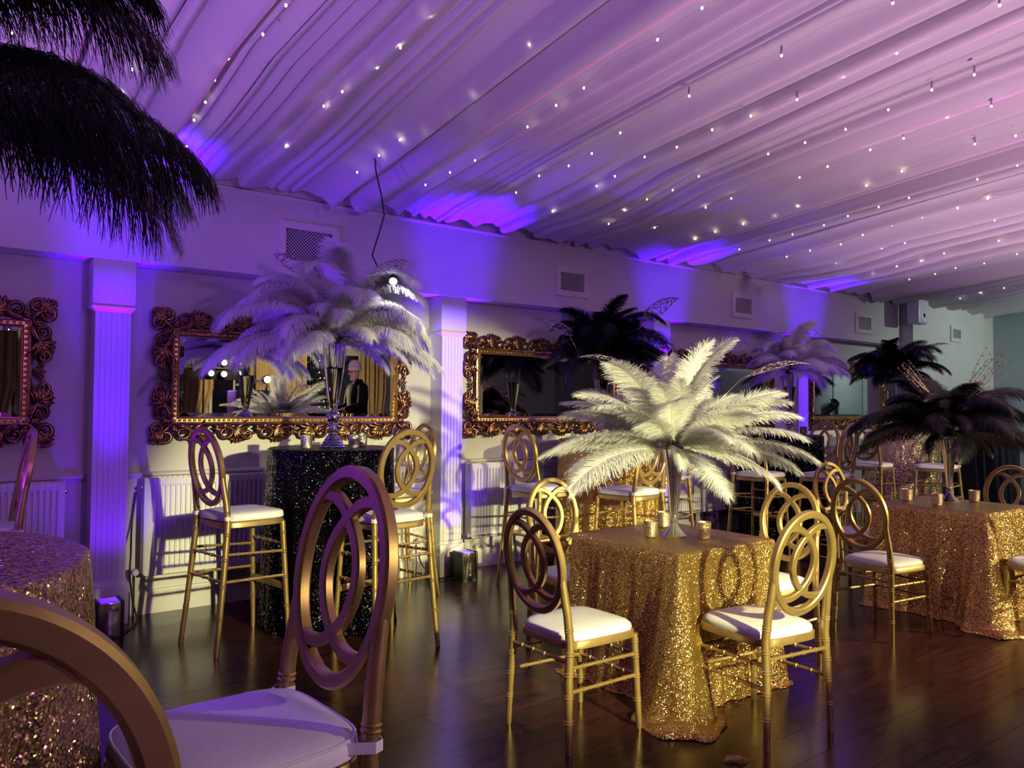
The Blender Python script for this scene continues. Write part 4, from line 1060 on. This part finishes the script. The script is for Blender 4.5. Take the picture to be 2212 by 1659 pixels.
stand('second yellow stage lamp on a tripod behind the viewer', 2.05, -1.76, 1.95, 0, LAMPG)
stand('third yellow stage lamp on a tripod, added out of frame, facing the second square table', 7.6, -1.36, 2.0, 20, LAMPG, 0.34)
t = thing('led_light_bar', 'row of six white stage lights reflected in the first big mirror', 'stage lights', (4.15, -3.6, 0.34))
b = MB(); b.tube([(0, 0, 0.02), (0, 0, 1.9)], 0.02, 10); b.lathe([(0.3, 0), (0.3, 0.02), (0.03, 0.04)], 20); b.obj('pole', BLACKP, t)
for i, (dx, dz) in enumerate([(-0.62, 1.94), (-0.62, 1.72), (0.12, 1.94), (0.12, 1.72), (0.36, 1.93), (0.36, 1.71)]):
    b = MB(); b.lathe([(0.07, -0.1), (0.08, 0.02), (0.07, 0.03)], 14); o = b.obj('lamp_can', BLACKP, t); o.location = (dx, 0.03, dz); o.rotation_euler = (-PI/2, 0, 0)
    q = MB(); q.lathe([(0.055, 0.031), (0.04, 0.036), (0.003, 0.038)], 14); l = q.obj('lens', LED, o)
b = MB(); b.box(-0.75, -0.02, 1.81, 0.5, 0.02, 1.85); b.obj('cross_bar', BLACKP, t, False)
b = MB(); b.bbox(-0.25, -0.05, 1.6, 0.65, -0.03, 2.5, 0.005); b.obj('black_screen', BLACKP, t)
# stage, console and the man in the beanie
b = MB(); b.bbox(2.9, -4.2, 0, 8.6, 0.45, 0.34, 0.01); tag(b.obj('stage_platform', BLACKP), 'low black stage along the side opposite the mirrors', 'stage')
t = thing('speaker_cabinet', 'black speaker cabinet reflected at the left of the first big mirror', 'speaker', (4.02, -0.55, 0.34))
b = MB(); b.bbox(-0.28, -0.25, 0, 0.28, 0.25, 1.35, 0.03); b.obj('cabinet', mat('navy_cabinet', (0.012, 0.02, 0.04), 0.5), t)
b = MB(); b.box(-0.12, 0.251, 0.75, 0.14, 0.256, 1.15); b.obj('paper_sign', WHITEP, t, False)
t = thing('console_table', 'black mixing console reflected beside the man in the mirror', 'console', (4.85, -0.06, 0.34))
b = MB(); b.bbox(-0.28, -0.35, 0, 0.28, 0.35, 0.95, 0.02); b.obj('cabinet', BLACKP, t)
b = MB(); b.bbox(-0.26, -0.33, 0.95, 0.26, 0.33, 1.03, 0.015); b.obj('mixer', GREYP, t)
b = MB()
for k in range(5): b.bbox(-0.2, -0.1, 1.035+0.016*k, 0.1, 0.15, 1.048+0.016*k, 0.002)
b.obj('paper_stack', WHITEP, t)
def skin_obj(name, chains, m, parent, sub=2):
    """chains: list of [(co, radius)...]; the first vertex of a later chain may be (index) of an existing vertex"""
    vs, es, rad, roots = [], [], [], set()
    for ch in chains:
        prev = None
        if not isinstance(ch[0], int): roots.add(len(vs))
        for item in ch:
            if isinstance(item, int): prev = item; continue
            vs.append(item[0]); rad.append(item[1]); i = len(vs)-1
            if prev is not None: es.append((prev, i))
            prev = i
    me = bpy.data.meshes.new(name); me.from_pydata(vs, es, []); me.update(); me.materials.append(m)
    o = link(name, me, parent)
    md = o.modifiers.new('skin', 'SKIN'); md.use_smooth_shade = True
    for i, sv in enumerate(me.skin_vertices[0].data):
        sv.radius = rad[i] if isinstance(rad[i], tuple) else (rad[i], rad[i]); sv.use_root = i in roots
    s = o.modifiers.new('sub', 'SUBSURF'); s.levels = sub; s.render_levels = sub
    return o
pt = thing('person', 'man in a knit beanie and black jacket reflected in the first big mirror', 'person', (5.62, -0.05, 0.34), 180)
def hand(w, s):
    """five bent fingers from the wrist w, pointing +x, palm down"""
    ch = []; x, y, z = w
    for k, (dy, L) in enumerate(((-0.033, 0.068), (-0.011, 0.08), (0.011, 0.075), (0.032, 0.058))):
        ch.append([((x+0.055, y+dy*0.8, z), 0.010), ((x+0.095, y+dy, z-0.004), 0.0095), ((x+0.095+L*0.5, y+dy*1.1, z-0.022), 0.0085), ((x+0.095+L*0.85, y+dy*1.1, z-0.05), 0.0075)])
    ch.append([((x+0.03, y-s*0.02, z), 0.012), ((x+0.06, y-s*0.055, z-0.012), 0.011), ((x+0.09, y-s*0.068, z-0.03), 0.009)])
    return ch
bodyc = [[((0, 0, 0.95), (0.15, 0.12)), ((0.005, 0, 1.10), (0.14, 0.11)), ((0.01, 0, 1.28), (0.15, 0.115)), ((0.015, 0, 1.42), (0.13, 0.10)), ((0.02, 0, 1.50), 0.055), ((0.045, 0, 1.555), (0.06, 0.065)), ((0.055, 0, 1.635), (0.082, 0.095)), ((0.05, 0, 1.73), (0.07, 0.085))]]
arm = {}
for s in (1, -1):
    el = (0.06, s*0.24, 1.12); wr = (0.30, s*0.17, 1.06)
    bodyc.append([3, ((0.01, s*0.18, 1.42), 0.062), ((0.03, s*0.215, 1.27), 0.050), (el, 0.042), ((0.19, s*0.205, 1.085), 0.036), (wr, 0.026), ((wr[0]+0.06, wr[1], wr[2]-0.004), (0.038, 0.016))])
    bodyc.append([0, ((0, s*0.09, 0.88), 0.085), ((0.015, s*0.10, 0.48), 0.058), ((-0.01, s*0.105, 0.27), 0.052), ((-0.01, s*0.105, 0.09), 0.040)])
body = skin_obj('body', bodyc, SKIN, pt)
for s in (1, -1):
    skin_obj('hand', hand((0.30, s*0.17, 1.06), s), SKIN, pt, 1)
b = MB()
b.ball((0.15, 0, 1.645), 0.017, 8, 6, 1.0, 0.75, 1.5); b.obj('nose', SKIN, pt)
for s in (1, -1):
    b = MB(); b.ball((0.128, s*0.034, 1.672), 0.011, 8, 6); b.obj('eye', BLACKP, pt)
    b = MB(); b.ball((0.05, s*0.094, 1.655), 0.028, 8, 6, 0.6, 0.35, 1.0); b.obj('ear', SKIN, pt)
b = MB(); b.ball((0.135, 0, 1.603), 0.022, 8, 5, 0.5, 1.2, 0.35); b.obj('mouth', mat('lips', (0.35, 0.13, 0.11), 0.5), pt)
b = MB(); b.lathe([(0.105, 0.0), (0.112, 0.01), (0.112, 0.055), (0.106, 0.06), (0.104, 0.10), (0.080, 0.155), (0.03, 0.178), (0.002, 0.18)], 22, (0.05, 0, 1.695)); b.obj('beanie', BEANIE, pt)
def oval_ring(cx, cy, z, rx, ry, n=20): return [(cx+rx*math.cos(2*PI*i/n), cy+ry*math.sin(2*PI*i/n), z) for i in range(n)]
b = MB()
b.rings([oval_ring(0, 0, z, rx, ry) for z, rx, ry in ((0.84, 0.150, 0.205), (0.86, 0.158, 0.215), (1.00, 0.155, 0.205), (1.15, 0.158, 0.205), (1.30, 0.165, 0.225), (1.40, 0.150, 0.232), (1.47, 0.115, 0.190), (1.52, 0.085, 0.105), (1.555, 0.078, 0.085))])
for s in (1, -1):
    b.tube([(0.0, s*0.13, 1.44), (0.005, s*0.20, 1.42), (0.02, s*0.235, 1.33), (0.045, s*0.25, 1.20), (0.075, s*0.245, 1.115), (0.19, s*0.208, 1.083), (0.29, s*0.172, 1.062)], [0.06, 0.088, 0.082, 0.072, 0.066, 0.056, 0.046], 14)
b.obj('jacket', JACKET, pt, True, 60)
b = MB()
b.rings([oval_ring(0, 0, z, rx, ry) for z, rx, ry in ((0.78, 0.12, 0.17), (0.84, 0.140, 0.19), (0.98, 0.135, 0.18))])
for s in (1, -1):
    b.tube([(0.0, s*0.085, 0.92), (0.0, s*0.095, 0.80), (0.015, s*0.10, 0.50), (0.0, s*0.105, 0.27), (-0.01, s*0.108, 0.05)], [0.105, 0.108, 0.085, 0.078, 0.076], 14)
b.obj('trousers', TROUSER, pt, True, 60)
for s in (1, -1):
    b = MB(); b.bbox(-0.075, s*0.11-0.052, 0.0, 0.20, s*0.11+0.052, 0.085, 0.03); b.obj('shoe', BLACKP, pt)
# furniture near the end wall, seen in the far mirror
t = thing('filing_cabinet', 'grey steel cabinet reflected at the left of the far mirror', 'cabinet', (13.78, 2.35, 0))
b = MB(); b.bbox(-0.3, -0.28, 0, 0.3, 0.28, 1.62, 0.01); b.obj('body', GREYP, t)
for k in range(3):
    b = MB(); b.bbox(-0.318, -0.25, 0.08+0.51*k, -0.298, 0.25, 0.55+0.51*k, 0.006); d = b.obj('drawer', GREYP, t)
    q = MB(); q.ball((-0.325, -0.1, 0.42+0.51*k), 0.022, 8, 6); q.obj('knob', CHROME, d)
t = thing('bar_counter', 'dark bar counter reflected in the far mirror', 'counter', (13.6, 3.35, 0))
b = MB(); b.bbox(-0.28, -0.55, 0, 0.28, 0.55, 1.14, 0.01); b.obj('body', BLACKP, t)
b = MB(); b.bbox(-0.32, -0.6, 1.14, 0.32, 0.6, 1.18, 0.008); b.obj('worktop', GREYP, t)
for i, (dx, dy, h) in enumerate([(-0.1, -0.45, 0.28), (0.02, -0.38, 0.31), (-0.15, -0.33, 0.26)]):
    b = MB(); b.lathe([(0.036, 0), (0.038, 0.01), (0.038, h*0.6), (0.015, h*0.78), (0.014, h), (0.003, h)], 14)
    o = b.obj('bottle', glassmat('dark_bottle_glass', (0.05, 0.12, 0.07), 1.5)); o.location = (13.6+dx, 3.35+dy, 1.18); tag(o, ('dark bottle of middle height', 'tallest dark bottle', 'shortest dark bottle')[i]+' on the reflected bar counter', 'bottle', 'bottles on the bar counter')
t = thing('moving_head_light', 'black tilted stage light reflected in the far mirror', 'stage light', (13.55, 3.6, 1.18))
b = MB(); b.bbox(-0.13, -0.13, 0, 0.13, 0.13, 0.09, 0.02); b.obj('base', BLACKP, t)
for s in (-1, 1): b = MB(); b.bbox(-0.05, s*0.13-0.02, 0.08, 0.05, s*0.13+0.02, 0.36, 0.01); b.obj('yoke_arm', BLACKP, t)
b = MB(); b.lathe([(0.06, -0.17), (0.10, -0.14), (0.105, 0.12), (0.095, 0.16), (0.08, 0.15), (0.07, 0.13)], 20); o = b.obj('head', BLACKP, t); o.location = (0, 0, 0.33); o.rotation_euler = (R(-62), 0, R(20))
# a dry gold leaf lying on the floor in front
b = MB(); n = 9
for i in range(n):
    pass
rows = []
for i in range(10):
    s = i/9; hw = 0.020*math.sin(PI*s**0.8)+0.0008
    rows.append([(-0.055+0.11*s, hw*v+0.006*math.sin(5*s), 0.003+0.010*abs(v)*math.sin(PI*s)+0.006*math.sin(7*s)**2) for v in (-1, -0.5, 0, 0.5, 1)])
b.rings(rows, False, False); o = b.obj('dry_leaf', LEAFG); o.location = (2.69, 2.017, 0.001); o.rotation_euler = (0, 0, R(-30)); tag(o, 'small curled gold leaf lying on the dark floor in front', 'leaf')
